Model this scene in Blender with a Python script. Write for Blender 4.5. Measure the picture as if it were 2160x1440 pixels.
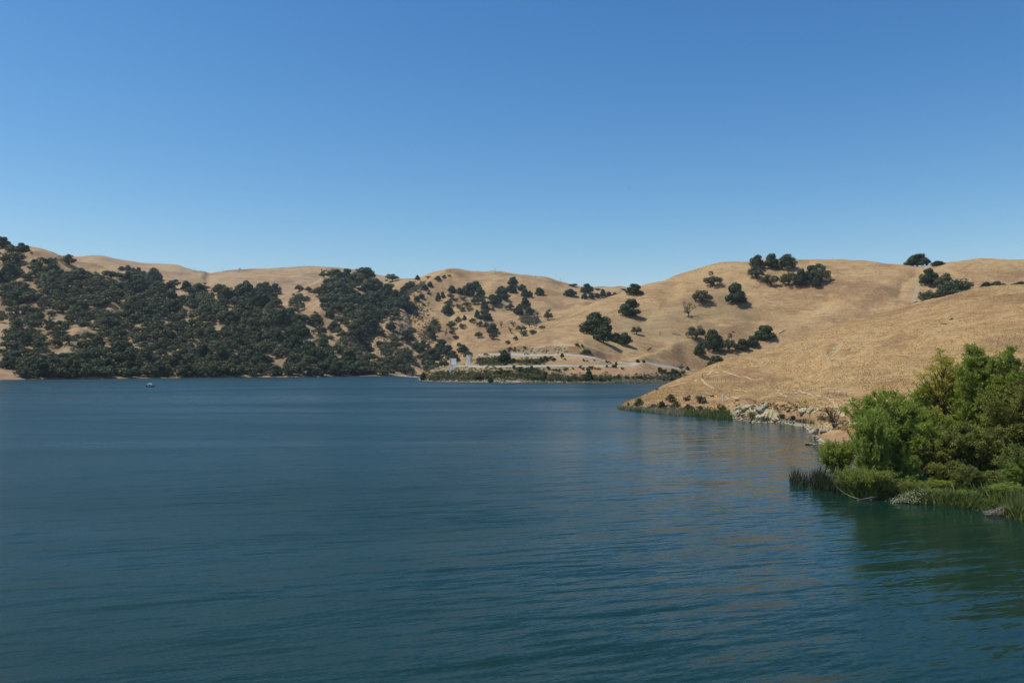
import bpy, math, random
import numpy as np
from mathutils import Vector

random.seed(7)
rng = np.random.default_rng(11)
scene = bpy.context.scene
for o in list(bpy.data.objects):
    bpy.data.objects.remove(o)

# ------------------------------------------------------------------ camera, sky, sun, exposure
CAM_H = 12.0
FOC = 1800.0                                     # focal length in photo pixels (2160 wide)
PITCH = math.atan((772 - 720) / FOC)
cam_data = bpy.data.cameras.new('camera')
cam_data.sensor_width = 36.0
cam_data.lens = 30.0
cam_data.clip_start = 0.5
cam_data.clip_end = 20000.0
cam = bpy.data.objects.new('camera', cam_data)
scene.collection.objects.link(cam)
cam.location = (0, 0, CAM_H)
cam.rotation_euler = (math.radians(90) + PITCH, 0, 0)
scene.camera = cam

SUN_EL = math.radians(61)
SUN_AZ = math.radians(-92)                       # clockwise from +Y: the sun stands to the left
world = bpy.data.worlds.new('World')
scene.world = world
world.use_nodes = True
wn = world.node_tree
for n in list(wn.nodes):
    wn.nodes.remove(n)
sky = wn.nodes.new('ShaderNodeTexSky')
sky.sky_type = 'NISHITA'
sky.sun_disc = False
sky.sun_elevation = SUN_EL
sky.sun_rotation = SUN_AZ
sky.altitude = 2000
sky.air_density = 1.5
sky.dust_density = 0.0
sky.ozone_density = 6.0
bg = wn.nodes.new('ShaderNodeBackground')
bg.inputs['Strength'].default_value = 0.102
wo = wn.nodes.new('ShaderNodeOutputWorld')
# clear dry air: deepen the blue of the whole dome alike (one curve per colour channel)
_sep = wn.nodes.new('ShaderNodeSeparateColor'); _com = wn.nodes.new('ShaderNodeCombineColor')
wn.links.new(sky.outputs[0], _sep.inputs[0])
for _i, (_p, _k) in enumerate(((1.82, 2.62), (1.32, 1.42), (1.03, 1.165))):
    _a = wn.nodes.new('ShaderNodeMath'); _a.operation = 'MULTIPLY'; _a.inputs[1].default_value = 0.1
    _b = wn.nodes.new('ShaderNodeMath'); _b.operation = 'POWER'; _b.inputs[1].default_value = _p
    _c = wn.nodes.new('ShaderNodeMath'); _c.operation = 'MULTIPLY'; _c.inputs[1].default_value = _k * 10
    wn.links.new(_sep.outputs[_i], _a.inputs[0]); wn.links.new(_a.outputs[0], _b.inputs[0]); wn.links.new(_b.outputs[0], _c.inputs[0])
    wn.links.new(_c.outputs[0], _com.inputs[_i])
wn.links.new(_com.outputs[0], bg.inputs['Color'])
wn.links.new(bg.outputs[0], wo.inputs['Surface'])

sun_data = bpy.data.lights.new('sun', 'SUN')
sun_data.energy = 4.15
sun_data.angle = math.radians(0.53)
sun_data.color = (1.0, 0.95, 0.87)
sun = bpy.data.objects.new('sun', sun_data)
scene.collection.objects.link(sun)
to_sun = Vector((math.sin(SUN_AZ) * math.cos(SUN_EL), math.cos(SUN_AZ) * math.cos(SUN_EL), math.sin(SUN_EL)))
sun.rotation_euler = to_sun.to_track_quat('Z', 'Y').to_euler()

scene.view_settings.view_transform = 'Standard'
scene.view_settings.look = 'None'
scene.view_settings.exposure = 0.0
scene.view_settings.gamma = 1.0
scene.view_settings.use_curve_mapping = False
scene.cycles.max_bounces = 7
scene.cycles.transparent_max_bounces = 8
scene.cycles.diffuse_bounces = 3
scene.cycles.glossy_bounces = 3

COL = scene.collection

# ------------------------------------------------------------------ helpers: tags, meshes
def tag(o, label=None, cat=None, group=None, kind=None):
    if label: o['label'] = label
    if cat: o['category'] = cat
    if group: o['group'] = group
    if kind: o['kind'] = kind
    return o

def link(name, data, parent=None, loc=None, rot=None, scale=None):
    o = bpy.data.objects.new(name, data)
    COL.objects.link(o)
    if parent is not None: o.parent = parent
    if loc is not None: o.location = loc
    if rot is not None: o.rotation_euler = rot
    if scale is not None: o.scale = scale
    return o

def mesh_np(name, verts, faces, mat, smooth=False, mats=None, midx=None):
    """faces: (n,k) int array, all the same size"""
    verts = np.ascontiguousarray(verts, dtype=np.float32)
    faces = np.ascontiguousarray(faces, dtype=np.int32)
    n, k = faces.shape
    me = bpy.data.meshes.new(name)
    me.vertices.add(len(verts)); me.vertices.foreach_set('co', verts.ravel())
    me.loops.add(n * k); me.loops.foreach_set('vertex_index', faces.ravel())
    me.polygons.add(n)
    me.polygons.foreach_set('loop_start', np.arange(0, n * k, k, dtype=np.int32))
    me.polygons.foreach_set('loop_total', np.full(n, k, dtype=np.int32))
    if midx is not None: me.polygons.foreach_set('material_index', np.ascontiguousarray(midx, dtype=np.int32))
    me.polygons.foreach_set('use_smooth', np.full(n, bool(smooth)))
    for m in (mats or [mat]): me.materials.append(m)
    me.update(calc_edges=True)
    me.validate()
    return me

class MB:
    """collects boxes, tubes and prisms for ONE mesh"""
    def __init__(s): s.v = []; s.f = []; s.m = []; s.cur = 0
    def add(s, vs, fs):
        b = len(s.v); s.v += [tuple(v) for v in vs]; s.f += [tuple(i + b for i in f) for f in fs]; s.m += [s.cur] * len(fs); return s
    def box(s, x0, x1, y0, y1, z0, z1):
        return s.add([(x0,y0,z0),(x1,y0,z0),(x1,y1,z0),(x0,y1,z0),(x0,y0,z1),(x1,y0,z1),(x1,y1,z1),(x0,y1,z1)],
                     [(0,3,2,1),(4,5,6,7),(0,1,5,4),(1,2,6,5),(2,3,7,6),(3,0,4,7)])
    def tube(s, pts, rad, n=6, cap=True):
        pts = [Vector(p) for p in pts]; b = len(s.v); vs = []; fs = []
        if not hasattr(rad, '__len__'): rad = [rad] * len(pts)
        ref = Vector((0.31, 0.87, 0.12))
        for i, p in enumerate(pts):
            t = (pts[min(i + 1, len(pts) - 1)] - pts[max(i - 1, 0)])
            t = t.normalized() if t.length > 1e-9 else Vector((0, 0, 1))
            a = t.cross(ref)
            if a.length < 1e-3: a = t.cross(Vector((1, 0, 0)))
            a.normalize(); c = t.cross(a)
            for k in range(n):
                an = 2 * math.pi * k / n
                vs.append(p + (a * math.cos(an) + c * math.sin(an)) * rad[i])
        for i in range(len(pts) - 1):
            for k in range(n):
                k2 = (k + 1) % n
                fs.append((i*n+k, i*n+k2, (i+1)*n+k2, (i+1)*n+k))
        if cap:
            fs.append(tuple(range(n))[::-1]); fs.append(tuple((len(pts)-1)*n + k for k in range(n)))
        return s.add(vs, fs)
    def prism(s, prof, y0, y1):
        """profile in (x,z), extruded along y"""
        n = len(prof)
        vs = [(x, y0, z) for x, z in prof] + [(x, y1, z) for x, z in prof]
        fs = [tuple(range(n)), tuple(range(2*n-1, n-1, -1))] + [(i, i+n, (i+1)%n+n, (i+1)%n) for i in range(n)]
        return s.add(vs, fs)
    def build(s, name, mat, parent=None, smooth=False, **kw):
        me = bpy.data.meshes.new(name); me.from_pydata(s.v, [], s.f)
        for m in (mat if isinstance(mat, list) else [mat]): me.materials.append(m)
        for p, mi in zip(me.polygons, s.m): p.material_index = mi; p.use_smooth = smooth
        me.update()
        return link(name, me, parent, **kw)

# ------------------------------------------------------------------ helpers: projection, noise
SP, CP = math.sin(PITCH), math.cos(PITCH)
def ray(px, py):
    """pixel of the photograph -> (X/Y, Z/Y) of the ray through it"""
    u = (px - 1080.0) / FOC; v = (720.0 - py) / FOC
    Y = CP - v * SP; Z = SP + v * CP
    return u / Y, Z / Y
def proj(X, Y, Z):
    z = Z - CAM_H
    f = Y * CP + z * SP; v = -Y * SP + z * CP
    return 1080 + FOC * X / f, 720 - FOC * v / f
def at(px, py, d):
    a, e = ray(px, py); return Vector((a * d, d, CAM_H + e * d))
def on_water(px, py):
    a, e = ray(px, py); d = -CAM_H / e; return Vector((a * d, d, 0))

def hash2(ix, iy, seed):
    h = (ix.astype(np.int64) * 374761393 + iy.astype(np.int64) * 668265263 + seed * 1442695041) & 0xffffffff
    h = ((h ^ (h >> 13)) * 1274126177) & 0xffffffff
    h = (h ^ (h >> 16)) & 0xffffffff
    return h / 4294967295.0
def vnoise(x, y, seed=0):
    x = np.asarray(x, float); y = np.asarray(y, float)
    ix = np.floor(x); iy = np.floor(y); fx = x - ix; fy = y - iy
    u = fx*fx*fx*(fx*(fx*6-15)+10); v = fy*fy*fy*(fy*(fy*6-15)+10)
    a = hash2(ix, iy, seed); b = hash2(ix+1, iy, seed); c = hash2(ix, iy+1, seed); d = hash2(ix+1, iy+1, seed)
    return (a*(1-u)+b*u)*(1-v) + (c*(1-u)+d*u)*v
def fbm(x, y, seed=0, oct=4, gain=0.5):
    s = 0; w = 1; t = 0
    for i in range(oct):
        s = s + w * (vnoise(x * 2**i + 17.3*i, y * 2**i - 9.1*i, seed + i) - 0.5); t += w; w *= gain
    return s / t * 2
def ridged(x, y, seed=0, oct=3):
    s = 0; w = 1; t = 0
    for i in range(oct):
        s = s + w * (1 - abs(2 * vnoise(x * 2**i, y * 2**i, seed + i) - 1)); t += w; w *= 0.5
    return s / t

def pchip(t, Y, tt):
    """monotone cubic; t (n,), Y (n,m) -> (len(tt), m)"""
    t = np.asarray(t, float); Y = np.asarray(Y, float)
    if Y.ndim == 1: Y = Y[:, None]
    h = np.diff(t)[:, None]; dl = np.diff(Y, axis=0) / h
    d = np.zeros_like(Y)
    w1 = 2*h[1:] + h[:-1]; w2 = h[1:] + 2*h[:-1]
    with np.errstate(divide='ignore', invalid='ignore'):
        hm = (w1 + w2) / (w1 / dl[:-1] + w2 / dl[1:])
    d[1:-1] = np.where(dl[:-1] * dl[1:] > 0, hm, 0)
    d[0] = dl[0]; d[-1] = dl[-1]
    k = np.clip(np.searchsorted(t, tt, side='right') - 1, 0, len(t) - 2)
    s = ((tt - t[k]) / (t[k+1] - t[k]))[:, None]; hh = (t[k+1] - t[k])[:, None]
    return ((2*s**3-3*s**2+1)*Y[k] + (s**3-2*s**2+s)*hh*d[k] + (-2*s**3+3*s**2)*Y[k+1] + (s**3-s**2)*hh*d[k+1])

def seg_dist(px, py, poly):
    """distance in photo pixels to a polyline, and the fraction along it"""
    best = np.full(px.shape, 1e9); bt = np.zeros(px.shape); n = len(poly) - 1
    for i in range(n):
        (x0, y0), (x1, y1) = poly[i][:2], poly[i+1][:2]
        L2 = (x1-x0)**2 + (y1-y0)**2
        s = np.clip(((px-x0)*(x1-x0) + (py-y0)*(y1-y0)) / L2, 0, 1)
        d = np.hypot(px - x0 - s*(x1-x0), py - y0 - s*(y1-y0))
        m = d < best; best = np.where(m, d, best); bt = np.where(m, (i + s) / n, bt)
    return best, bt

# ------------------------------------------------------------------ materials
def new_mat(name):
    m = bpy.data.materials.new(name); m.use_nodes = True
    nt = m.node_tree
    for n in list(nt.nodes): nt.nodes.remove(n)
    out = nt.nodes.new('ShaderNodeOutputMaterial')
    return m, nt, out
def N(nt, t, **kw):
    n = nt.nodes.new(t)
    for k, v in kw.items():
        if hasattr(n, k): setattr(n, k, v)
        else: n.inputs[k].default_value = v
    return n
def mixc(nt, fac, a, b, blend='MIX'):
    n = nt.nodes.new('ShaderNodeMix'); n.data_type = 'RGBA'; n.blend_type = blend
    for sock, val in ((n.inputs[0], fac), (n.inputs[6], a), (n.inputs[7], b)):
        if isinstance(val, (tuple, list)): sock.default_value = (*val[:3], 1)
        elif isinstance(val, (int, float)): sock.default_value = val
        else: nt.links.new(val, sock)
    return n.outputs[2]
def math_n(nt, op, a, b=None, c=None, clamp=False):
    n = nt.nodes.new('ShaderNodeMath'); n.operation = op; n.use_clamp = clamp
    for i, val in enumerate((a, b, c)):
        if val is None: continue
        if isinstance(val, (int, float)): n.inputs[i].default_value = val
        else: nt.links.new(val, n.inputs[i])
    return n.outputs[0]
def ramp(nt, fac, stops):
    n = nt.nodes.new('ShaderNodeValToRGB'); el = n.color_ramp.elements
    while len(el) < len(stops): el.new(0.5)
    for e, (p, c) in zip(el, stops): e.position = p; e.color = (*c, 1) if len(c) == 3 else c
    nt.links.new(fac, n.inputs[0]); return n.outputs[0]
def noise(nt, vec, scale, detail=4, rough=0.55, dist=0.0):
    n = nt.nodes.new('ShaderNodeTexNoise'); n.inputs['Scale'].default_value = scale
    n.inputs['Detail'].default_value = detail; n.inputs['Roughness'].default_value = rough
    n.inputs['Distortion'].default_value = dist
    nt.links.new(vec, n.inputs['Vector']); return n
def mapping(nt, vec, scale=(1,1,1), rot=(0,0,0)):
    n = nt.nodes.new('ShaderNodeMapping'); n.inputs['Scale'].default_value = scale; n.inputs['Rotation'].default_value = rot
    nt.links.new(vec, n.inputs['Vector']); return n.outputs[0]

def grass_mat(name, far=False, bump=0.35, detail_scale=1.0, dry=(0.395, 0.255, 0.117), fine_scale=0.5):
    m, nt, out = new_mat(name)
    geo = N(nt, 'ShaderNodeNewGeometry'); pos = geo.outputs['Position']
    big = noise(nt, mapping(nt, pos, (1, 1, 2)), 0.012 * detail_scale, 6, 0.65, 0.6).outputs[0]
    mid = noise(nt, mapping(nt, pos, (1, 1.0, 2.5), (0, 0, 0.5)), 0.06 * detail_scale, 7, 0.68, 0.8).outputs[0]
    streak = noise(nt, mapping(nt, pos, (0.30, 1.0, 3.2), (0, 0, -0.35)), 0.22 * detail_scale, 6, 0.7, 0.4).outputs[0]
    fine = noise(nt, mapping(nt, pos, (0.7, 0.7, 1.6)), fine_scale, 5, 0.75).outputs[0]
    d = dry
    c = ramp(nt, big, [(0.37, (d[0]*0.66, d[1]*0.62, d[2]*0.66)), (0.48, d), (0.60, (d[0]*1.12, d[1]*1.19, d[2]*1.22))])
    c = mixc(nt, ramp(nt, mid, [(0.50, (0,0,0)), (0.66, (0.85,)*3)]), c, (d[0]*0.60, d[1]*0.54, d[2]*0.60))
    c = mixc(nt, ramp(nt, mid, [(0.34, (0.8,)*3), (0.47, (0,0,0))]), c, (d[0]*1.16, d[1]*1.28, d[2]*1.34))
    c = mixc(nt, ramp(nt, streak, [(0.50, (0,0,0)), (0.66, (0.7,)*3)]), c, (d[0]*0.60, d[1]*0.60, d[2]*0.70))
    c = mixc(nt, ramp(nt, fine, [(0.34, (0.75,)*3), (0.49, (0,0,0))]), c, (d[0]*0.50, d[1]*0.50, d[2]*0.58))
    c = mixc(nt, ramp(nt, fine, [(0.53, (0,0,0)), (0.70, (0.7,)*3)]), c, (d[0]*1.3, d[1]*1.38, d[2]*1.42))
    at_ = N(nt, 'ShaderNodeAttribute', attribute_name='tint')
    sep = N(nt, 'ShaderNodeSeparateColor'); nt.links.new(at_.outputs['Color'], sep.inputs[0])
    brk = ramp(nt, fine, [(0.36, (0.35,)*3), (0.62, (1,1,1))])
    def f(ch, k=1.0): return math_n(nt, 'MULTIPLY', math_n(nt, 'MULTIPLY', sep.outputs[ch], brk), k, clamp=True)
    c = mixc(nt, f(0), c, mixc(nt, mid, (0.10, 0.10, 0.05), (0.19, 0.165, 0.095)))
    c = mixc(nt, f(1), c, mixc(nt, mid, (0.30, 0.15, 0.085), (0.42, 0.24, 0.14)))
    c = mixc(nt, f(2, 1.15), c, mixc(nt, mid, (0.38, 0.33, 0.21), (0.54, 0.46, 0.30)))
    # bare wet margin just above the water
    sx = N(nt, 'ShaderNodeSeparateXYZ'); nt.links.new(pos, sx.inputs[0])
    zz = math_n(nt, 'ADD', sx.outputs[2], math_n(nt, 'MULTIPLY', math_n(nt, 'SUBTRACT', mid, 0.5), 1.2))
    wet = math_n(nt, 'MULTIPLY', math_n(nt, 'SUBTRACT', 1.0, math_n(nt, 'DIVIDE', zz, 1.1, clamp=True), clamp=True), 0.8, clamp=True)
    c = mixc(nt, wet, c, (0.20, 0.15, 0.095))
    b = N(nt, 'ShaderNodeBsdfPrincipled', Roughness=0.95); b.inputs['Specular IOR Level'].default_value = 0.1
    nt.links.new(c, b.inputs['Base Color'])
    hgt = math_n(nt, 'ADD', math_n(nt, 'MULTIPLY', fine, 0.5), math_n(nt, 'MULTIPLY', streak, 1.3))
    bp = N(nt, 'ShaderNodeBump', Strength=1.0, Distance=bump); nt.links.new(hgt, bp.inputs['Height'])
    nt.links.new(bp.outputs[0], b.inputs['Normal'])
    nt.links.new(b.outputs[0], out.inputs[0])
    return m

def leaf_mat(name, col, var=0.35, trans=0.25, warm=None, objvar=0.35):
    m, nt, out = new_mat(name)
    geo = N(nt, 'ShaderNodeNewGeometry'); oi = N(nt, 'ShaderNodeObjectInfo')
    r = geo.outputs['Random Per Island']
    lo = tuple(c * (1 - var) for c in col); hi = tuple(c * (1 + var) for c in col)
    c = mixc(nt, r, lo, hi)
    nz = noise(nt, geo.outputs['Position'], 0.45, 2).outputs[0]
    w = warm or (col[0]*1.7, col[1]*1.35, col[2]*1.0)
    c = mixc(nt, ramp(nt, nz, [(0.48, (0,0,0)), (0.68, (0.6,)*3)]), c, w)
    big = noise(nt, geo.outputs['Position'], 0.035, 3).outputs[0]
    c = mixc(nt, ramp(nt, big, [(0.50, (0,0,0)), (0.66, (0.45,)*3)]), c, w)
    c = mixc(nt, ramp(nt, oi.outputs['Random'], [(0.80, (0,0,0)), (1.0, (0.55 if objvar else 0,)*3)]), c, w)
    # every plant has its own tone
    c = mixc(nt, math_n(nt, 'MULTIPLY', oi.outputs['Random'], objvar), c, tuple(x*0.45 for x in col))
    d = N(nt, 'ShaderNodeBsdfPrincipled', Roughness=0.6); d.inputs['Specular IOR Level'].default_value = 0.25
    nt.links.new(c, d.inputs['Base Color'])
    t = N(nt, 'ShaderNodeBsdfTranslucent'); nt.links.new(mixc(nt, 1.0, c, (1.0, 1.0, 0.55), 'MULTIPLY'), t.inputs[0])
    mx = N(nt, 'ShaderNodeMixShader'); mx.inputs[0].default_value = trans
    nt.links.new(d.outputs[0], mx.inputs[1]); nt.links.new(t.outputs[0], mx.inputs[2])
    nt.links.new(mx.outputs[0], out.inputs[0])
    return m

def plain_mat(name, col, rough=0.7, var=0.2, scale=2.0, metal=0.0, bump=0.0):
    m, nt, out = new_mat(name)
    geo = N(nt, 'ShaderNodeNewGeometry')
    nz = noise(nt, geo.outputs['Position'], scale, 6, 0.65).outputs[0]
    c = mixc(nt, nz, tuple(x*(1-var) for x in col), tuple(min(1, x*(1+var)) for x in col))
    b = N(nt, 'ShaderNodeBsdfPrincipled', Roughness=rough, Metallic=metal); b.inputs['Specular IOR Level'].default_value = 0.08 if rough > 0.8 else 0.5
    nt.links.new(c, b.inputs['Base Color'])
    if bump:
        bp = N(nt, 'ShaderNodeBump', Strength=1.0, Distance=bump); nt.links.new(nz, bp.inputs['Height']); nt.links.new(bp.outputs[0], b.inputs['Normal'])
    nt.links.new(b.outputs[0], out.inputs[0])
    return m

def concrete_mat(name):
    m, nt, out = new_mat(name)
    tc = N(nt, 'ShaderNodeTexCoord'); o = tc.outputs['Object']
    n1 = noise(nt, o, 0.7, 6, 0.65).outputs[0]
    n2 = noise(nt, mapping(nt, o, (3.0, 3.0, 0.25)), 1.0, 5, 0.6).outputs[0]
    c = mixc(nt, n1, (0.64, 0.62, 0.56), (0.76, 0.74, 0.68))
    c = mixc(nt, ramp(nt, n2, [(0.55, (0,0,0)), (0.78, (0.5,)*3)]), c, (0.34, 0.32, 0.27))
    b = N(nt, 'ShaderNodeBsdfPrincipled', Roughness=0.85); nt.links.new(c, b.inputs['Base Color'])
    nt.links.new(b.outputs[0], out.inputs[0]); return m

def water_mat():
    m, nt, out = new_mat('lake_water')
    geo = N(nt, 'ShaderNodeNewGeometry'); pos = geo.outputs['Position']
    def slope(rot, scale_v, sc, amp, detail=2, rough=0.5, dist=0.0):
        v0 = mapping(nt, mapping(nt, pos, (1, 1, 1), (0, 0, rot)), scale_v)
        n = noise(nt, v0, sc, detail, rough, dist)
        v = N(nt, 'ShaderNodeVectorMath', operation='SUBTRACT'); nt.links.new(n.outputs['Color'], v.inputs[0]); v.inputs[1].default_value = (0.5, 0.5, 0.5)
        s = N(nt, 'ShaderNodeVectorMath', operation='MULTIPLY'); nt.links.new(v.outputs[0], s.inputs[0]); s.inputs[1].default_value = amp
        return s.outputs[0]
    def addv(a, b):
        n = N(nt, 'ShaderNodeVectorMath', operation='ADD'); nt.links.new(a, n.inputs[0]); nt.links.new(b, n.inputs[1]); return n.outputs[0]
    s = addv(slope(-0.36, (0.07, 1.0, 1), 1.35, (0.08, 0.42, 0), 1, 0.4, 0.25),        # long crests running up to the right
             slope(-0.16, (0.08, 1.0, 1), 2.40, (0.08, 0.42, 0), 1, 0.45, 0.2))
    s = addv(s, slope(-0.50, (0.15, 1.0, 1), 4.8, (0.14, 0.50, 0), 2, 0.5, 0.2))
    s = addv(s, slope(0.1, (0.45, 1.0, 1), 12.0, (0.30, 0.40, 0), 1, 0.5))
    # calmer water in the cove and in wind shadows
    pat = noise(nt, mapping(nt, pos, (0.5, 1.6, 1), (0, 0, -0.1)), 0.011, 4, 0.6, 0.5).outputs[0]
    cov = N(nt, 'ShaderNodeVectorMath', operation='DISTANCE'); nt.links.new(mapping(nt, pos, (1.3, 0.45, 1)), cov.inputs[0]); cov.inputs[1].default_value = (60*1.3, 86*0.45, 0)
    calm = math_n(nt, 'SUBTRACT', 1.38, math_n(nt, 'DIVIDE', cov.outputs['Value'], 64.0), clamp=True)
    amp = math_n(nt, 'ADD', math_n(nt, 'MULTIPLY', ramp(nt, pat, [(0.30, (0,0,0)), (0.66, (1,1,1))]), 0.5), 0.68)
    amp = math_n(nt, 'MULTIPLY', amp, math_n(nt, 'SUBTRACT', 1.0, math_n(nt, 'MULTIPLY', calm, 0.74)))
    sc = N(nt, 'ShaderNodeVectorMath', operation='SCALE'); nt.links.new(s, sc.inputs[0]); nt.links.new(amp, sc.inputs['Scale'])
    up = N(nt, 'ShaderNodeVectorMath', operation='ADD'); nt.links.new(sc.outputs[0], up.inputs[0]); up.inputs[1].default_value = (0, 0, 1)
    nn = N(nt, 'ShaderNodeVectorMath', operation='NORMALIZE'); nt.links.new(up.outputs[0], nn.inputs[0])
    b = N(nt, 'ShaderNodeBsdfPrincipled', Roughness=0.04, IOR=1.333)
    nt.links.new(math_n(nt, 'MULTIPLY', math_n(nt, 'POWER', amp, 1.5), 0.36, clamp=True), b.inputs['Roughness'])
    b.inputs['Base Color'].default_value = (0.006, 0.028, 0.019, 1)
    nt.links.new(nn.outputs[0], b.inputs['Normal'])
    nt.links.new(b.outputs[0], out.inputs[0]); return m

M = {}
M['grass_far'] = grass_mat('dry_grass_far', bump=0.6, detail_scale=0.6, dry=(0.375, 0.250, 0.126), fine_scale=0.30)
M['grass_mid'] = grass_mat('dry_grass_mid', bump=0.4, detail_scale=0.8)
M['grass_near'] = grass_mat('dry_grass_near', bump=0.25, detail_scale=1.8, dry=(0.39, 0.250, 0.110), fine_scale=1.1)
M['bank'] = plain_mat('bank_soil', (0.10, 0.095, 0.045), 0.95, 0.5, 1.2, bump=0.1)
M['live'] = leaf_mat('live_oak_leaves', (0.047, 0.070, 0.024), trans=0.15, objvar=0.25)
M['blue'] = leaf_mat('blue_oak_leaves', (0.088, 0.108, 0.046), trans=0.15, objvar=0.25)
M['yellow'] = leaf_mat('yellow_leaves', (0.17, 0.14, 0.035), trans=0.15)
M['olive'] = leaf_mat('olive_leaves', (0.095, 0.10, 0.040), trans=0.12)
M['grey'] = leaf_mat('grey_leaves', (0.14, 0.13, 0.085), trans=0.1)
M['green'] = leaf_mat('green_leaves', (0.070, 0.115, 0.034), trans=0.18)
M['bank_bush'] = leaf_mat('bank_bush_leaves', (0.21, 0.265, 0.07), var=0.45, trans=0.32, objvar=0.3)
M['willow'] = leaf_mat('willow_leaves', (0.235, 0.32, 0.070), var=0.45, trans=0.34, objvar=0.15)
M['willow_pale'] = leaf_mat('pale_willow_leaves', (0.35, 0.36, 0.085), var=0.4, trans=0.32, objvar=0.1)
M['willow_dark'] = leaf_mat('dark_willow_leaves', (0.165, 0.20, 0.052), var=0.4, trans=0.25, objvar=0.1)
M['bark'] = plain_mat('bark', (0.085, 0.068, 0.052), 0.9, 0.35, 4, bump=0.03)
M['deadwood'] = plain_mat('dead_wood', (0.27, 0.23, 0.185), 0.85, 0.3, 4)
M['concrete'] = concrete_mat('concrete')
M['whitewall'] = plain_mat('white_painted_metal', (0.78, 0.82, 0.88), 0.45, 0.08, 1.5)
M['road'] = plain_mat('pale_road_gravel', (0.38, 0.345, 0.28), 0.9, 0.16, 0.8)
M['trail'] = plain_mat('trail_dust', (0.47, 0.335, 0.18), 0.95, 0.15, 1.2)
M['track'] = plain_mat('track_asphalt', (0.40, 0.295, 0.185), 0.9, 0.15, 0.6)
M['rock'] = plain_mat('cream_rock', (0.43, 0.36, 0.215), 0.9, 0.35, 1.4, bump=0.12)
M['rock_wet'] = plain_mat('stained_rock', (0.20, 0.175, 0.125), 0.85, 0.45, 1.8, bump=0.1)
M['rock_grey'] = plain_mat('grey_rock', (0.33, 0.30, 0.225), 0.9, 0.35, 1.4, bump=0.12)
M['wood_pole'] = plain_mat('weathered_wood', (0.16, 0.14, 0.12), 0.85, 0.2, 3)
M['white'] = plain_mat('white_paint', (0.78, 0.78, 0.76), 0.4, 0.05)
M['dark'] = plain_mat('dark_paint', (0.035, 0.04, 0.045), 0.4, 0.1)
M['glass'] = plain_mat('tinted_glass', (0.02, 0.025, 0.03), 0.08, 0.05)
M['rubber'] = plain_mat('rubber', (0.02, 0.02, 0.02), 0.9, 0.1)
M['alu'] = plain_mat('aluminium', (0.45, 0.46, 0.47), 0.35, 0.1, metal=0.8)
M['skin'] = plain_mat('skin', (0.42, 0.25, 0.17), 0.6, 0.1)
M['blue_cloth'] = plain_mat('blue_cloth', (0.03, 0.09, 0.28), 0.8, 0.15)
M['red_cloth'] = plain_mat('red_cloth', (0.45, 0.05, 0.04), 0.8, 0.15)
M['pale_cloth'] = plain_mat('pale_cloth', (0.6, 0.63, 0.68), 0.8, 0.1)
M['dark_cloth'] = plain_mat('dark_cloth', (0.05, 0.05, 0.06), 0.8, 0.1)
M['tan_canvas'] = plain_mat('cream_canvas', (0.74, 0.71, 0.62), 0.8, 0.05)
M['orange'] = plain_mat('faded_orange_plastic', (0.62, 0.33, 0.25), 0.6, 0.15, 0.5)
M['blue_tarp'] = plain_mat('blue_plastic', (0.20, 0.31, 0.46), 0.6, 0.2)
M['dry_straw'] = leaf_mat('dry_straw', (0.60, 0.41, 0.20), var=0.2, trans=0.45, warm=(0.36, 0.22, 0.10), objvar=0)
M['reed_dry'] = leaf_mat('dry_reeds', (0.34, 0.30, 0.19), var=0.3, trans=0.2, objvar=0)
M['reed'] = leaf_mat('green_reeds', (0.12, 0.155, 0.05), var=0.4, trans=0.2, objvar=0)
M['tule'] = leaf_mat('dark_tules', (0.030, 0.050, 0.022), var=0.4, trans=0.1, warm=(0.08, 0.07, 0.03), objvar=0)
M['bank_green'] = leaf_mat('bank_herbs', (0.13, 0.175, 0.05), var=0.4, trans=0.25, objvar=0)
M['flower'] = leaf_mat('white_blossom', (0.50, 0.49, 0.36), var=0.3, trans=0.2, warm=(0.2, 0.24, 0.08), objvar=0)
M['water'] = water_mat()

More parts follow.
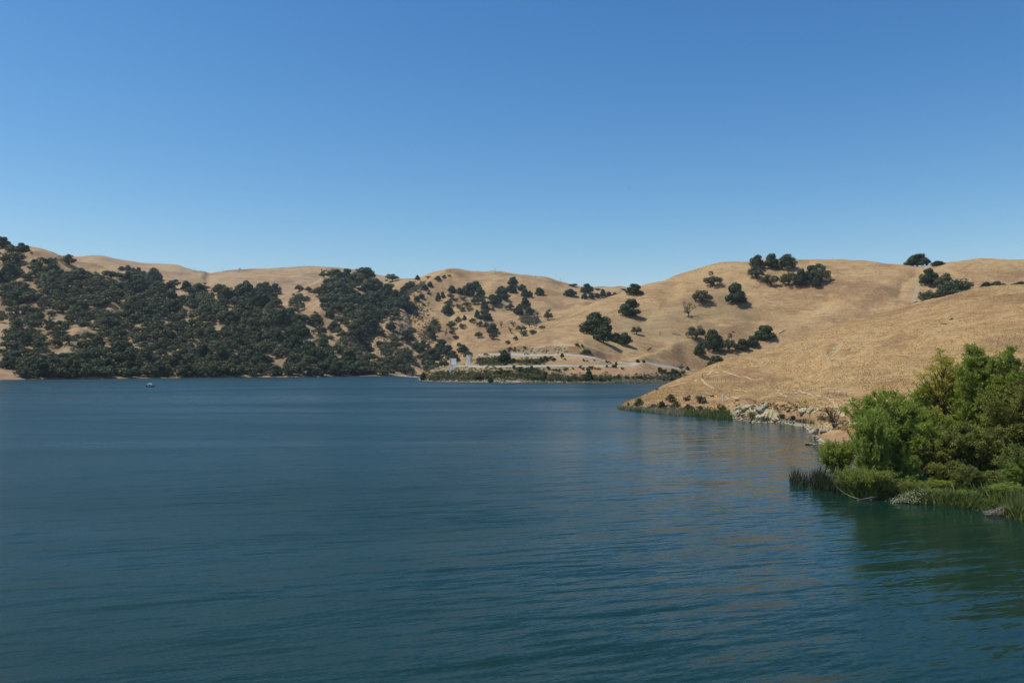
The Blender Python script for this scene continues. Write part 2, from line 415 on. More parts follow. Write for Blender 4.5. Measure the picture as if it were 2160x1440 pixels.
# ------------------------------------------------------------------ terrain sheets
SHEETS = []
class Sheet:
    """a hill: grid of columns (fixed bearing) by rows (front to back)"""
    def __init__(s, x0, x1, step, rows, tsub, spurs=(), amp=3.0, scale=90, ramp_z=14, rid=0, rid_scale=110, fine=0.25, fine_scale=7, seed=1, fold=0, fold_w=9, fold_a=0.7):
        xs = np.arange(x0, x1 + step, step)
        A = np.array([ray(x, 700)[0] for x in xs]); s.A = A; s.x0, s.x1 = x0, x1
        Dk, Zk = [], []
        for r in rows:
            if r[0] == 'rel':
                Dk.append(Dk[-1] + r[1]); Zk.append(Zk[-1] + r[2]); continue
            if r[0] == 'relx':                                       # offsets that vary along x
                k = np.array(r[1], float)
                Dk.append(Dk[-1] + np.interp(xs, k[:,0], k[:,1])); Zk.append(Zk[-1] + np.interp(xs, k[:,0], k[:,2])); continue
            if r[0] == 'abs':                                        # (px, d, z)
                k = np.array(r[1], float)
                Dk.append(pchip(k[:,0], k[:,1], np.clip(xs, k[0,0], k[-1,0]))[:,0]); Zk.append(pchip(k[:,0], k[:,2], np.clip(xs, k[0,0], k[-1,0]))[:,0]); continue
            px = np.array([p[0] for p in r], float); d = []; z = []
            for p in r:
                a, e = ray(p[0], p[1])
                dd = p[2] if len(p) > 2 else -CAM_H / e
                d.append(dd); z.append(CAM_H + e * dd)
            xx = np.clip(xs, px[0], px[-1])
            Dk.append(pchip(px, np.array(d), xx)[:,0]); Zk.append(pchip(px, np.array(z), xx)[:,0])
        Dk = np.array(Dk); Zk = np.array(Zk)
        tt = np.concatenate([np.linspace(i, i+1, n, endpoint=False) for i, n in enumerate(tsub)] + [[len(tsub)]])
        D = pchip(np.arange(len(Dk)), Dk, tt); Z = pchip(np.arange(len(Zk)), Zk, tt)
        X = D * A[None, :]
        px, py = proj(X, D, Z); s.px, s.py = px, py
        for sp in spurs:
            poly, w, h = sp[:3]
            dist, t = seg_dist(px, py, poly)
            env = np.clip(np.minimum(t, 1 - t) * 5, 0, 1); env = env * env * (3 - 2*env)
            Z = Z + h * np.exp(-(dist / w) ** 1.4) * env * (D < 5000)
        m = np.clip(Z / ramp_z, 0, 1)
        Z = Z + amp * fbm(X / scale, D / scale, seed, 4) * m
        if rid: Z = Z + rid * (ridged(X / rid_scale, D / (rid_scale*1.8), seed + 9) - 0.65) * m
        if fold:                                                     # low folds and terracettes running slantwise
            u = X*math.sin(fold_a) - D*math.cos(fold_a); v = X*math.cos(fold_a) + D*math.sin(fold_a)
            Z = Z + fold * (ridged(u / fold_w, v / (fold_w*5), seed + 31, 3) - 0.6) * m
            s_f = fbm(u / (fold_w*1.4), v / (fold_w*8), seed + 37, 3)
        Z = Z + fine * fbm(X / fine_scale, D / fine_scale, seed + 20, 4, 0.6) * np.clip(Z / 3 + 0.5, 0.15, 1)
        s.D, s.Z, s.X = D, Z, X; s.tt = tt
        s.tint = np.zeros(D.shape + (3,))
        SHEETS.append(s)
    def splat(s, ch, poly, r, k=1.0, nscale=9.0, seed=3):
        """ground cover patch of irregular edge round a polyline given in photo pixels"""
        px, py = proj(s.X, s.D, s.Z)
        dist, _ = seg_dist(px, py * 1.0, poly if len(poly) > 1 else [poly[0], (poly[0][0]+.1, poly[0][1])])
        nz = fbm(px / nscale, py / (nscale*0.6), seed, 3)
        v = np.clip(1.2 - dist / r + nz * 0.9, 0, 1) * k
        s.tint[..., ch] = np.maximum(s.tint[..., ch], v)
    def build(s, name, mat):
        nr, nc = s.D.shape
        V = np.stack([s.X, s.D, s.Z], -1).reshape(-1, 3)
        i = np.arange(nr*nc).reshape(nr, nc)
        F = np.stack([i[:-1,:-1], i[:-1,1:], i[1:,1:], i[1:,:-1]], -1).reshape(-1, 4)
        me = mesh_np(name, V, F, mat, smooth=True)
        ca = me.color_attributes.new('tint', 'FLOAT_COLOR', 'POINT')
        c = np.ones((nr*nc, 4), np.float32); c[:, :3] = s.tint.reshape(-1, 3); ca.data.foreach_set('color', c.ravel())
        s.obj = tag(link(name, me), kind='structure')
        return s.obj
    def col(s, a):
        f = np.interp(a, s.A, np.arange(len(s.A))); i = min(int(f), len(s.A) - 2); w = f - i
        return s.D[:, i]*(1-w) + s.D[:, i+1]*w, s.Z[:, i]*(1-w) + s.Z[:, i+1]*w
    def hit(s, px, py):
        a, e = ray(px, py)
        if a < s.A[0] or a > s.A[-1]: return None
        d, z = s.col(a); E = (z - CAM_H) / d
        ok = np.nonzero((E[:-1] <= e) & (E[1:] > e) & (z[1:] > 0.02))[0]
        if len(ok) == 0: return None
        k = ok[0]; w = (e - E[k]) / (E[k+1] - E[k]); dd = d[k] + w*(d[k+1]-d[k])
        return Vector((a*dd, dd, CAM_H + e*dd))
    def crest(s, px):
        a, _ = ray(px, 600); d, z = s.col(a); k = int(np.argmax((z - CAM_H)/d)); return Vector((a*d[k], d[k], z[k]))
    def height(s, X, Y):
        a = X / Y
        if a < s.A[0] or a > s.A[-1]: return -99
        d, z = s.col(a)
        if Y < d[0] or Y > d[-1]: return -99
        return float(np.interp(Y, d, z))

def hit(px, py, sheets=None):
    best = None
    for s in (sheets or SHEETS):
        h = s.hit(px, py)
        if h is not None and (best is None or h.y < best.y): best = h
    return best
def ground(X, Y, sheets=None):
    return max(s.height(X, Y) for s in (sheets or SHEETS))

# far grass ridge closing the view behind the left hills
far = Sheet(-460, 1080, 4, [
    [(-460, 640, 1750), (1080, 640, 1750)],
    [(-460, 585, 2100), (160, 590, 2100), (400, 598, 2050), (700, 606, 2050), (860, 610, 2100), (1080, 625, 2100)],
    [(-460, 560, 2600), (60, 540, 2600), (160, 543, 2600), (205, 547, 2600), (260, 556, 2600), (370, 559, 2600), (400, 566, 2600), (440, 571, 2600), (480, 568, 2600), (520, 563, 2600), (600, 562, 2600), (640, 560, 2600), (700, 561, 2600), (760, 570, 2600), (800, 580, 2600), (840, 588, 2600), (870, 589, 2600), (900, 590, 2600), (1080, 620, 2600)],
    ('rel', 250, -45), ('rel', 500, -240)],
    [24, 60, 8, 6], amp=7, scale=170, rid=14, rid_scale=260, fine=0.5, fine_scale=20, seed=3,
    spurs=[([(430, 575), (440, 585), (425, 600), (400, 612)], 12, -12), ([(160, 548), (260, 572), (380, 600), (480, 612)], 16, 14)])
far.splat(0, [(410, 572), (470, 571), (530, 569)], 3.5, 0.7)
far.splat(0, [(640, 580), (780, 592), (830, 596)], 6, 0.5)
far.splat(0, [(240, 566), (300, 580)], 6, 0.35)
# left wooded hill
left = Sheet(-460, 900, 2.5, [
    [(-460, 803), (0, 801), (120, 799.5), (240, 798.5), (440, 796), (640, 795), (760, 793), (860, 793), (900, 794)],
    ('relx', [(-460, 40, 14), (0, 34, 9), (60, 34, 9), (160, 30, 12), (640, 26, 7), (800, 20, 3), (900, 10, -2)]),
    [(-460, 660, 1060), (0, 660, 1060), (200, 690, 1060), (400, 700, 1100), (600, 722, 1090), (700, 745, 1070), (800, 780, 1060), (860, 790, 1080), (900, 800, 1100)],
    [(-460, 500, 1400), (0, 516, 1380), (60, 519, 1380), (110, 529, 1380), (160, 544, 1400), (250, 569, 1420), (340, 601, 1430), (400, 616, 1400), (500, 626, 1330), (600, 648, 1260), (680, 700, 1180), (760, 745, 1130), (820, 779, 1120), (860, 792, 1130), (900, 805, 1150)],
    ('rel', 120, -22), ('rel', 350, -160)],
    [8, 60, 80, 8, 6], amp=7, scale=110, rid=26, rid_scale=120, fine=0.5, fine_scale=10, seed=5,
    spurs=[([(120, 750), (165, 712), (215, 690), (260, 650)], 22, 10), ([(240, 720), (280, 690), (235, 650)], 14, -8), ([(430, 735), (480, 700), (470, 670), (400, 640)], 16, 9), ([(300, 780), (350, 740), (380, 700), (360, 660)], 16, -9)])
left.splat(0, [(0, 640), (160, 640), (330, 660), (560, 690), (700, 750)], 46, 0.45, 14)
left.splat(0, [(0, 740), (300, 740), (600, 770)], 40, 0.45, 14)
spur_tint = [([(640, 700), (760, 660), (830, 640)], 40, 0.45, 14), ([(600, 750), (850, 770)], 30, 0.45, 12)]
left.splat(1, [(0, 795), (40, 798), (100, 799)], 5, 0.6)
left.splat(2, [(310, 795), (350, 797)], 1.5, 0.5)
# middle spur with the dense dark wood on its right flank
spur = Sheet(470, 960, 2.5, [
    [(470, 792), (640, 793), (760, 792.6), (860, 790.2), (900, 790), (960, 790)],
    [(470, 745, 1250), (600, 715, 1270), (700, 700, 1290), (760, 722, 1290), (820, 745, 1290), (870, 765, 1290), (900, 775, 1290), (960, 789, 1290)],
    [(470, 700, 1600), (540, 655, 1640), (600, 619, 1680), (640, 601, 1700), (690, 583, 1740), (720, 579, 1760), (760, 583, 1780), (800, 593, 1780), (830, 606, 1740), (850, 640, 1640), (875, 700, 1500), (905, 760, 1400), (960, 789, 1400)],
    ('rel', 100, -18), ('rel', 300, -150)],
    [60, 90, 8, 6], amp=8, scale=120, rid=26, rid_scale=150, fine=0.5, fine_scale=12, seed=8, fold=6, fold_w=60, fold_a=1.2,
    spurs=[([(700, 770), (725, 720), (745, 700), (770, 690), (760, 640)], 20, 12), ([(650, 740), (665, 690), (690, 640), (720, 590)], 18, 10), ([(790, 760), (775, 720), (800, 660), (820, 610)], 14, -10)])
for _a in spur_tint: spur.splat(0, *_a)
# centre bare hill
centre = Sheet(760, 1500, 2.5, [
    [(760, 789.5), (1500, 789.5)],
    [(760, 757, 1340), (840, 757, 1340), (1000, 752, 1340), (1200, 752, 1330), (1500, 752, 1330)],
    [(760, 700, 1560), (800, 690, 1560), (900, 668, 1580), (1000, 660, 1590), (1150, 665, 1590), (1300, 668, 1590), (1500, 690, 1590)],
    [(760, 620, 1960), (800, 600, 1980), (830, 592, 2000), (870, 584, 2000), (920, 571, 2000), (965, 565.5, 2000), (1010, 569, 2000), (1060, 576, 2000), (1100, 583, 2000), (1140, 586, 2000), (1180, 596, 2000), (1240, 607, 2000), (1330, 610, 2000), (1400, 616, 2000), (1500, 640, 2000)],
    ('rel', 120, -20), ('rel', 400, -180)],
    [24, 60, 80, 8, 6], amp=7, scale=140, rid=13, rid_scale=190, fine=0.5, fine_scale=12, seed=12, fold=9, fold_w=75, fold_a=1.15,
    spurs=[([(760, 712), (810, 690), (850, 650), (900, 615), (950, 588), (1000, 578)], 16, 22), ([(800, 650), (840, 620), (880, 595), (905, 583)], 7, -12),
           ([(830, 665), (860, 635), (900, 605), (935, 585)], 6, -10), ([(940, 640), (960, 680), (950, 730)], 18, -8), ([(1010, 620), (1060, 600), (1120, 596), (1200, 602)], 16, 8)])
centre.splat(0, [(800, 735), (840, 700), (870, 665), (905, 645)], 20, 0.55, 6)
centre.splat(0, [(845, 625), (870, 612), (895, 602)], 8, 0.7, 5)
centre.splat(0, [(900, 705), (920, 690), (870, 720)], 15, 0.5, 6)
centre.splat(0, [(955, 625), (1000, 645), (1030, 650)], 12, 0.4, 6)
centre.splat(0, [(1110, 668), (1135, 676)], 10, 0.5, 6)
centre.splat(0, [(920, 658), (1000, 657), (1100, 653), (1185, 647)], 1.6, 0.8, 4)
centre.splat(0, [(1070, 578), (1120, 588), (1180, 598)], 2.5, 0.5, 6)

# right hill and the road-cut promontory at its foot
UP = [(870, 815), (900, 785), (950, 775), (985, 767), (1004, 752), (1060, 750), (1110, 749.2), (1170, 749), (1230, 753), (1300, 762), (1340, 767.5), (1380, 772.5), (1415, 777), (1450, 783), (1500, 790), (1700, 792), (2000, 792), (2700, 800)]
LO = [(870, 812), (884, 802), (893, 791), (905, 781.5), (918, 777), (945, 774), (1020, 774), (1100, 773.5), (1180, 772), (1260, 771.5), (1310, 771), (1340, 770.5), (1380, 774.5), (1415, 779), (1450, 785), (1500, 793), (1700, 796), (2700, 800)]
SHR = [(870, 802.8), (885, 802.5), (900, 803.8), (950, 805), (1000, 806.3), (1100, 806.8), (1240, 807.5), (1350, 806.5), (1430, 804.5), (1460, 803.5), (2700, 803)]
def sd(x):
    p = [(q[0], q[1]) for q in SHR]; y = np.interp(x, [q[0] for q in p], [q[1] for q in p]); a, e = ray(x, y); return -CAM_H / e
right = Sheet(866, 2620, 2.5, [
    SHR,
    [(x, y, sd(x) + 42) for x, y in LO],
    ('relx', [(866, 8, 0.1), (940, 8, 0.1), (950, 8, 0.6), (1000, 8, 1.2), (1500, 7, 1.3), (2620, 7, 1.2)]),
    [(x, y, sd(x) + 74) for x, y in UP],
    ('relx', [(866, 9, 0.1), (990, 9, 0.4), (1010, 9, 1.4), (1300, 9, 1.6), (1400, 9, 1.4), (2620, 7, 1)]),
    ('relx', [(866, 8, 0.0), (1010, 8, 0.0), (1050, 5, 4), (1100, 5, 7.0), (1230, 5, 7.5), (1290, 6, 3), (1500, 8, 1.5), (2620, 8, 1.5)]),
    [(866, 830, 800), (900, 800, 800), (950, 776, 800), (985, 767, 800), (1004, 752, 800), (1040, 743, 808), (1075, 730, 820), (1100, 720, 835), (1150, 697, 860), (1250, 675, 900), (1340, 672, 900), (1500, 674, 905), (1700, 672, 900), (1950, 655, 890), (2160, 650, 880), (2620, 650, 860)],
    [(866, 840, 830), (900, 810, 830), (950, 780, 830), (985, 769, 830), (1004, 753, 830), (1040, 744, 835), (1075, 730.5, 850), (1100, 720.5, 875), (1200, 667, 950), (1280, 628, 1010), (1340, 607, 1040), (1390, 592, 1060), (1430, 578, 1080), (1480, 564, 1090), (1530, 556, 1090), (1580, 551, 1090), (1640, 548, 1090), (1700, 548, 1080), (1830, 550, 1050), (1900, 554, 1040), (1950, 560, 1030), (1990, 556, 1020), (2040, 552, 1010), (2160, 549.5, 1000), (2620, 548, 980)],
    ('relx', [(866, 40, -12), (1000, 60, -10), (1200, 90, -12), (2620, 120, -12)]), ('rel', 300, -130)],
    [14, 4, 10, 4, 6, 34, 44, 8, 6], amp=3.2, scale=95, rid=5, rid_scale=120, ramp_z=40, fine=0.3, fine_scale=8, seed=21, fold=3.0, fold_w=30, fold_a=0.5,
    spurs=[([(1330, 768), (1362, 757), (1449, 727), (1521, 702), (1600, 678), (1660, 655)], 15, 3.6),
           ([(1560, 742), (1671, 700), (1727, 684), (1810, 645), (1874, 607), (1943, 594), (2010, 590)], 13, 3.8),
           ([(1250, 745), (1300, 752), (1370, 742), (1430, 722)], 10, -3), ([(1180, 715), (1250, 722), (1310, 745)], 8, 3),
           ([(1890, 640), (1905, 600), (1950, 566)], 14, -5), ([(1560, 690), (1640, 660), (1720, 640), (1790, 600)], 18, -6),
           ([(1700, 560), (1760, 590), (1760, 630)], 22, 5), ([(1330, 680), (1400, 640), (1440, 590)], 24, -5)])
right.splat(0, [(890, 795), (960, 790), (1100, 790), (1180, 792)], 30, 1.0, 7)
right.splat(0, [(1180, 792), (1300, 800), (1400, 795), (1440, 790)], 12, 0.95, 7)
right.splat(0, [(1000, 766), (1060, 762), (1100, 762), (1150, 762)], 12, 0.95, 6)
right.splat(0, [(1160, 765), (1320, 769)], 7, 0.55, 6)
right.splat(1, [(1200, 785), (1260, 783), (1345, 784), (1375, 789)], 8, 0.8, 7)
right.splat(1, [(1150, 764), (1220, 762)], 5, 0.5, 6)
right.splat(1, [(1240, 745), (1310, 752)], 7, 0.6, 7)
right.splat(2, [(890, 802), (980, 804), (1060, 805), (1200, 806)], 3.5, 0.7, 4)
right.splat(2, [(1075, 745), (1110, 741), (1180, 741), (1195, 732), (1170, 722)], 7, 0.55, 5)
right.splat(2, [(1010, 757), (1060, 756), (1090, 754)], 4, 0.6, 4)
right.splat(0, [(1050, 745), (1100, 735)], 7, 0.7, 5)
right.splat(0, [(1300, 680), (1380, 690), (1460, 650), (1540, 640), (1570, 660)], 34, 0.5, 6)
right.splat(0, [(1340, 700), (1430, 705), (1500, 690)], 16, 0.45, 6)
right.splat(0, [(1620, 675), (1660, 683)], 10, 0.3, 6)
right.splat(0, [(1200, 668), (1150, 697), (1100, 719), (1060, 737)], 2.2, 0.6, 4)
right.splat(0, [(1240, 655), (1200, 672)], 1.6, 0.8, 4)

# near right hill
FS = [(1240, 856), (1305, 859), (1340, 864), (1400, 870), (1480, 877), (1540, 882), (1600, 887), (1660, 892), (1700, 900), (1716, 916), (1728, 934), (1770, 944), (1850, 960), (2000, 975), (2160, 990), (2700, 1040)]
near = Sheet(1240, 2700, 2.5, [
    FS,
    ('relx', [(1240, 2, -3), (1300, 3, -0.3), (1312, 3, 0.3), (1340, 5, 2.2), (1420, 7, 2.2), (1530, 6, 2.6), (1560, 4, 3.6), (1640, 4, 4.0), (1700, 5, 2.6), (1740, 5, 1.5), (1850, 8, 2), (2700, 10, 3)]),
    [(1240, 885, 264), (1290, 868, 260), (1305, 857.5, 257), (1340, 843, 252), (1400, 838, 248), (1540, 829, 245), (1600, 824, 243), (1700, 822, 230), (1740, 835, 205), (1800, 840, 195), (2000, 850, 175), (2160, 850, 160), (2700, 850, 140)],
    [(1240, 885, 285), (1290, 864, 272), (1310, 854, 267), (1340, 839, 270), (1370, 826, 280), (1400, 813, 292), (1450, 796, 312), (1500, 777, 330), (1560, 757, 345), (1620, 738, 358), (1690, 714, 372), (1760, 692, 380), (1830, 670, 386), (1900, 650, 390), (1950, 635, 391), (2000, 622, 390), (2060, 611, 386), (2100, 607, 380), (2160, 604, 372), (2700, 606, 350)],
    ('relx', [(1240, 30, -3), (1320, 30, -4), (1500, 45, -8), (2700, 70, -14)]), ('relx', [(1240, 60, -8), (1500, 110, -25), (2700, 200, -60)])],
    [14, 40, 120, 8, 6], amp=1.5, scale=45, rid=1.6, rid_scale=38, ramp_z=7, fine=0.45, fine_scale=5, seed=33, fold=2.0, fold_w=11, fold_a=0.5,
    spurs=[([(1560, 850), (1640, 815), (1740, 800), (1860, 790)], 9, -1.2), ([(1700, 760), (1800, 735), (1950, 720), (2160, 700)], 14, 1.4),
           ([(1745, 755), (1760, 735), (1775, 725)], 5, -1.2), ([(1620, 800), (1760, 770), (1960, 760), (2160, 745)], 12, -1.3)])
near.splat(2, [(1548, 872), (1560, 862), (1600, 866), (1615, 862), (1640, 880)], 9, 1.0, 5)
near.splat(2, [(1690, 862), (1720, 866)], 6, 0.9, 5)
near.splat(2, [(1712, 905), (1750, 905)], 5, 0.6, 5)
near.splat(2, [(1700, 937), (1740, 934)], 5, 0.7, 5)
near.splat(1, [(1570, 862), (1600, 858)], 6, 0.7, 5)
near.splat(1, [(1730, 925), (1760, 930), (1800, 920)], 12, 0.9, 6)
near.splat(1, [(1400, 850), (1450, 855), (1520, 850), (1560, 846), (1640, 856), (1700, 880), (1780, 890)], 9, 0.75, 6)
near.splat(0, [(1335, 858), (1420, 862), (1530, 872)], 9, 0.8, 6)
near.splat(0, [(1640, 878), (1700, 884)], 6, 0.6, 5)
near.splat(1, [(1680, 788), (1700, 784)], 8, 0.35, 6)
near.splat(0, [(1880, 770), (1950, 765), (2000, 745)], 14, 0.22, 8)
near.splat(0, [(2050, 735), (2160, 720)], 18, 0.22, 8)
near.splat(2, [(1757, 745), (1768, 737)], 4, 0.7, 3)
near.splat(1, [(2120, 790), (2160, 780), (2160, 830)], 14, 0.4, 8)
near.splat(1, [(1330, 850), (1360, 850)], 8, 0.5, 6)
# low bank under the willows
bank = Sheet(1735, 2700, 4, [
    [(1735, 1012), (1760, 1030), (1790, 1044), (1830, 1050), (1900, 1053), (1950, 1062), (2050, 1072), (2110, 1084), (2160, 1097), (2400, 1150), (2700, 1200)],
    ('relx', [(1735, 2, -0.6), (1760, 2, 0.35), (1850, 2.5, 0.6), (2700, 3, 0.7)]),
    ('relx', [(1735, 3, -1), (1760, 5, -0.4), (1800, 14, 0.1), (1900, 16, 0.7), (2700, 16, 1.5)]),
    ('relx', [(1735, 3, -2), (1790, 6, -2), (1850, 14, -0.6), (1930, 20, 0.3), (2700, 25, 1)]), ('relx', [(1735, 2, -1), (2700, 30, -1.5)])],
    [8, 14, 14, 6], amp=0.3, scale=6, ramp_z=2, fine=0.12, fine_scale=1.2, seed=44)

far.build('hill_far_ridge', M['grass_far'])
left.build('hill_left', M['grass_far'])
spur.build('hill_middle_spur', M['grass_far'])
centre.build('hill_centre', M['grass_mid'])
right.build('hill_right', M['grass_mid'])
near.build('hill_near', M['grass_near'])
bank.build('lake_bank', M['bank'])

# water: one large flat sheet, and the lake bed deep below
def plane(name, mat, z, x0, x1, y0, y1):
    mb = MB(); mb.add([(x0,y0,z),(x1,y0,z),(x1,y1,z),(x0,y1,z)], [(0,1,2,3)])
    return tag(mb.build(name, mat), kind='structure')
plane('lake_water', M['water'], 0, -6000, 6000, -400, 9000)

# ------------------------------------------------------------------ draped ribbons: roads, tracks, trails
def ribbon(name, pts, width, mat, sheet, lift=0.10, per=None, wob=0.15):
    P = []
    for p in pts:
        h = sheet.hit(p[0], p[1])
        if h is None: h = sheet.crest(p[0])
        P.append(h)
    Q = []
    for a, b in zip(P[:-1], P[1:]):
        n = max(2, int((b - a).length / (0.5 if sheet is near else 1.2)))
        for i in range(n): Q.append(a.lerp(b, i / n))
    Q.append(P[-1])
    for _ in range(12):
        Q = [Q[0]] + [(Q[i-1] + Q[i]*2 + Q[i+1]) / 4 for i in range(1, len(Q)-1)] + [Q[-1]]
    vs = []; fs = []; K = 5
    for i, q in enumerate(Q):
        t = (Q[min(i+1, len(Q)-1)] - Q[max(i-1, 0)]); t.z = 0
        t = t.normalized() if t.length > 1e-6 else Vector((1, 0, 0)); nrm = Vector((-t.y, t.x, 0))
        w = width * (1 + wob * math.sin(i * .37) * math.sin(i*0.13))
        for k in range(K):
            p = q + nrm * (w * (k/(K-1) - 0.5))
            vs.append((p.x, p.y, sheet.height(p.x, p.y) + lift))
        if i:
            for k in range(K-1):
                b = (i-1)*K + k; fs.append((b, b+1, b+K+1, b+K))
    mb = MB(); mb.add(vs, fs)
    return tag(mb.build(name, mat, smooth=True), kind='structure')

def row_ribbon(name, sheet, k0, k1, x0, x1, mat, lift, name2=None):
    """road surface laid on the bench between two control rows of a sheet"""
    r0 = int(np.argmin(abs(sheet.tt - k0))); r1 = int(np.argmin(abs(sheet.tt - k1)))
    cols = [c for c in range(len(sheet.A)) if x0 <= 1080 + sheet.A[c]*FOC*1.0 <= x1]
    vs = []; fs = []; n = r1 - r0 + 1
    for j, c in enumerate(cols):
        for r in range(r0, r1+1): vs.append((sheet.X[r, c], sheet.D[r, c], sheet.Z[r, c] + lift))
        if j:
            for i in range(n-1): b = (j-1)*n + i; fs.append((b, b+n, b+n+1, b+1))
    mb = MB(); mb.add(vs, fs)
    return tag(mb.build(name, mat, smooth=True), kind='structure')
row_ribbon('road_lower', right, 1, 2, 950, 1352, M['road'], 0.10)
row_ribbon('road_upper', right, 3, 4, 1008, 1446, M['road'], 0.14)

# the paved track climbing to the saddle, and the foot trails
ribbon('track', [(1926, 641), (1929, 628), (1934, 618), (1936, 607), (1934, 600), (1940, 594), (1952, 590), (1958, 580), (1956, 570), (1955, 563)], 4.6, M['track'], right, 0.25, wob=0.08)
ribbon('trail', [(1493, 792), (1497, 785), (1508, 783), (1530, 785), (1550, 792), (1580, 797), (1594, 800)], 0.9, M['trail'], near)
ribbon('trail', [(1465, 806), (1472, 800), (1480, 799), (1490, 811), (1505, 820)], 0.8, M['trail'], near)
ribbon('trail', [(1545, 822), (1580, 828), (1620, 832), (1660, 838)], 0.8, M['trail'], near)
ribbon('trail', [(1640, 822), (1700, 831), (1745, 840), (1760, 850), (1772, 868), (1778, 880)], 0.9, M['trail'], near)
ribbon('trail', [(1560, 840), (1500, 832), (1450, 826), (1400, 828)], 0.7, M['trail'], near)
ribbon('trail', [(1120, 735), (1170, 728), (1210, 730), (1250, 735), (1300, 748), (1330, 762)], 1.6, M['trail'], right)

# ------------------------------------------------------------------ plants: prototypes
def rand_unit(n, r=rng):
    v = r.normal(size=(n, 3)); return v / np.linalg.norm(v, axis=1, keepdims=True)
def quads(c, nrm, size, aspect=1.0, r=rng):
    """leaf faces: centre, normal, half size -> verts, faces"""
    n = len(c); t = np.cross(nrm, rand_unit(n, r)); t /= np.linalg.norm(t, axis=1, keepdims=True) + 1e-9
    b = np.cross(nrm, t); s = size[:, None]
    V = np.stack([c - t*s*aspect, c - b*s*0.8 + nrm*s*0.12, c + t*s*aspect, c + b*s*0.8 - nrm*s*0.1], 1).reshape(-1, 3)
    return V, np.arange(4*n).reshape(n, 4)
def crown_mesh(name, lobes, per, size, mat, seed, jitter=0.35, low=-0.5):
    r = np.random.default_rng(seed); V = []; F = []; b = 0
    for (cx, cy, cz, rx, rz) in lobes:
        n = int(per * (rx ** 1.6) / 6)
        d = rand_unit(n, r); d = d[d[:, 2] > low + 0.2*r.random(len(d))]; n = len(d)
        rad = 0.78 + 0.30 * r.random(n) ** 1.5
        c = np.array([cx, cy, cz]) + d * np.array([rx, rx, rz]) * rad[:, None]
        nr = d + jitter * 2 * rand_unit(n, r); nr /= np.linalg.norm(nr, axis=1, keepdims=True)
        v, f = quads(c, nr, size * (0.6 + 0.8 * r.random(n)), 1.0, r)
        V.append(v); F.append(f + b); b += len(v)
    return mesh_np(name, np.concatenate(V), np.concatenate(F), mat)
def limb(mb, p0, p1, r0, r1, rr, sag=0.0, n=5, wig=0.06):
    p0 = Vector(p0); p1 = Vector(p1); L = (p1 - p0).length; pts = []; rad = []
    for i in range(n+1):
        t = i / n; p = p0.lerp(p1, t) + Vector((rr.uniform(-1,1), rr.uniform(-1,1), rr.uniform(-.5,.5))) * L * wig * math.sin(math.pi*t) + Vector((0, 0, sag*L*math.sin(math.pi*t)))
        pts.append(p); rad.append(r0 + (r1 - r0)*t)
    mb.tube(pts, rad, 6); return pts
def trunk_mesh(mb, name):
    me = bpy.data.meshes.new(name); me.from_pydata(mb.v, [], mb.f); me.materials.append(M['bark'])
    for p in me.polygons: p.use_smooth = True
    me.update(); return me

PROTO = {}
def make_oak(kind, k):
    """unit oak: crown 14 m wide, 12 m tall"""
    rr = random.Random(100 * k + len(kind)); lobes = []; mb = MB()
    dense = kind == 'live'
    nl = rr.randint(27, 33) if dense else rr.randint(20, 25)
    th = 1.2 if dense else 2.2
    limb(mb, (0, 0, -1.6), (rr.uniform(-.4,.4), rr.uniform(-.4,.4), th+0.4), 0.50, 0.36, rr, n=4)
    skew = rr.uniform(-1.2, 1.2)
    for i in range(nl):
        a = rr.uniform(0, 2*math.pi) if i > 6 else i * 2*math.pi/7 + rr.uniform(-.3,.3)
        if i <= 6: rad = rr.uniform(3.9, 5.2); z = rr.uniform(1.9, 4.0) if dense else rr.uniform(3.4, 5.4)
        elif i <= 19: rad = rr.uniform(1.6, 4.6); z = rr.uniform(4.2, 8.2) - rad*0.25
        else: rad = rr.uniform(0, 2.6); z = rr.uniform(7.6, 9.7)
        x, y = rad*math.cos(a) + skew*z/10, rad*math.sin(a)
        s = rr.uniform(1.8, 2.7) if dense else rr.uniform(1.5, 2.3)
        lobes.append((x, y, z, s, s*rr.uniform(0.72, 1.0)))
        if i % 2 == 0 or not dense:
            m = Vector((x*0.35, y*0.35, th + (z-th)*0.35 + 0.4))
            limb(mb, (0, 0, th*rr.uniform(.6, 1)), m, 0.28, 0.17, rr, n=3)
            limb(mb, m, (x, y, z), 0.17, 0.05, rr, n=3)
    mesh = crown_mesh(f'{kind}_oak_crown', lobes, 300 if dense else 250, 0.40 if dense else 0.36, M[kind], 10*k+3, jitter=0.25, low=-0.9)
    return trunk_mesh(mb, f'{kind}_oak_trunk'), mesh
def make_snag(k):
    """half bare oak: mostly limbs, a few leaf clumps"""
    rr = random.Random(900 + k); lobes = []; mb = MB()
    limb(mb, (0, 0, -1.6), (0.5, 0, 3), 0.55, 0.4, rr, n=4)
    for i in range(16):
        a = rr.uniform(0, 2*math.pi); rad = rr.uniform(1.5, 6); z = rr.uniform(4, 11.5); x, y = rad*math.cos(a), rad*math.sin(a)
        m = Vector((x*0.5, y*0.5, 3 + (z-3)*0.5)); limb(mb, (0.4, 0, 2.6), m, 0.28, 0.16, rr, n=3); limb(mb, m, (x, y, z), 0.16, 0.04, rr, n=3)
        for _ in range(3): limb(mb, m.lerp(Vector((x,y,z)), rr.uniform(.3,.9)), (x+rr.uniform(-1.8,1.8), y+rr.uniform(-1.8,1.8), z+rr.uniform(-.6,1.6)), 0.07, 0.03, rr, n=2)
        if rr.random() < 0.8:
            s = rr.uniform(1.3, 2.1); lobes.append((x, y, z, s, s*0.7))
    return trunk_mesh(mb, 'sparse_oak_trunk'), crown_mesh('sparse_oak_crown', lobes, 150, 0.26, M['blue'], 77+k, low=-0.9)
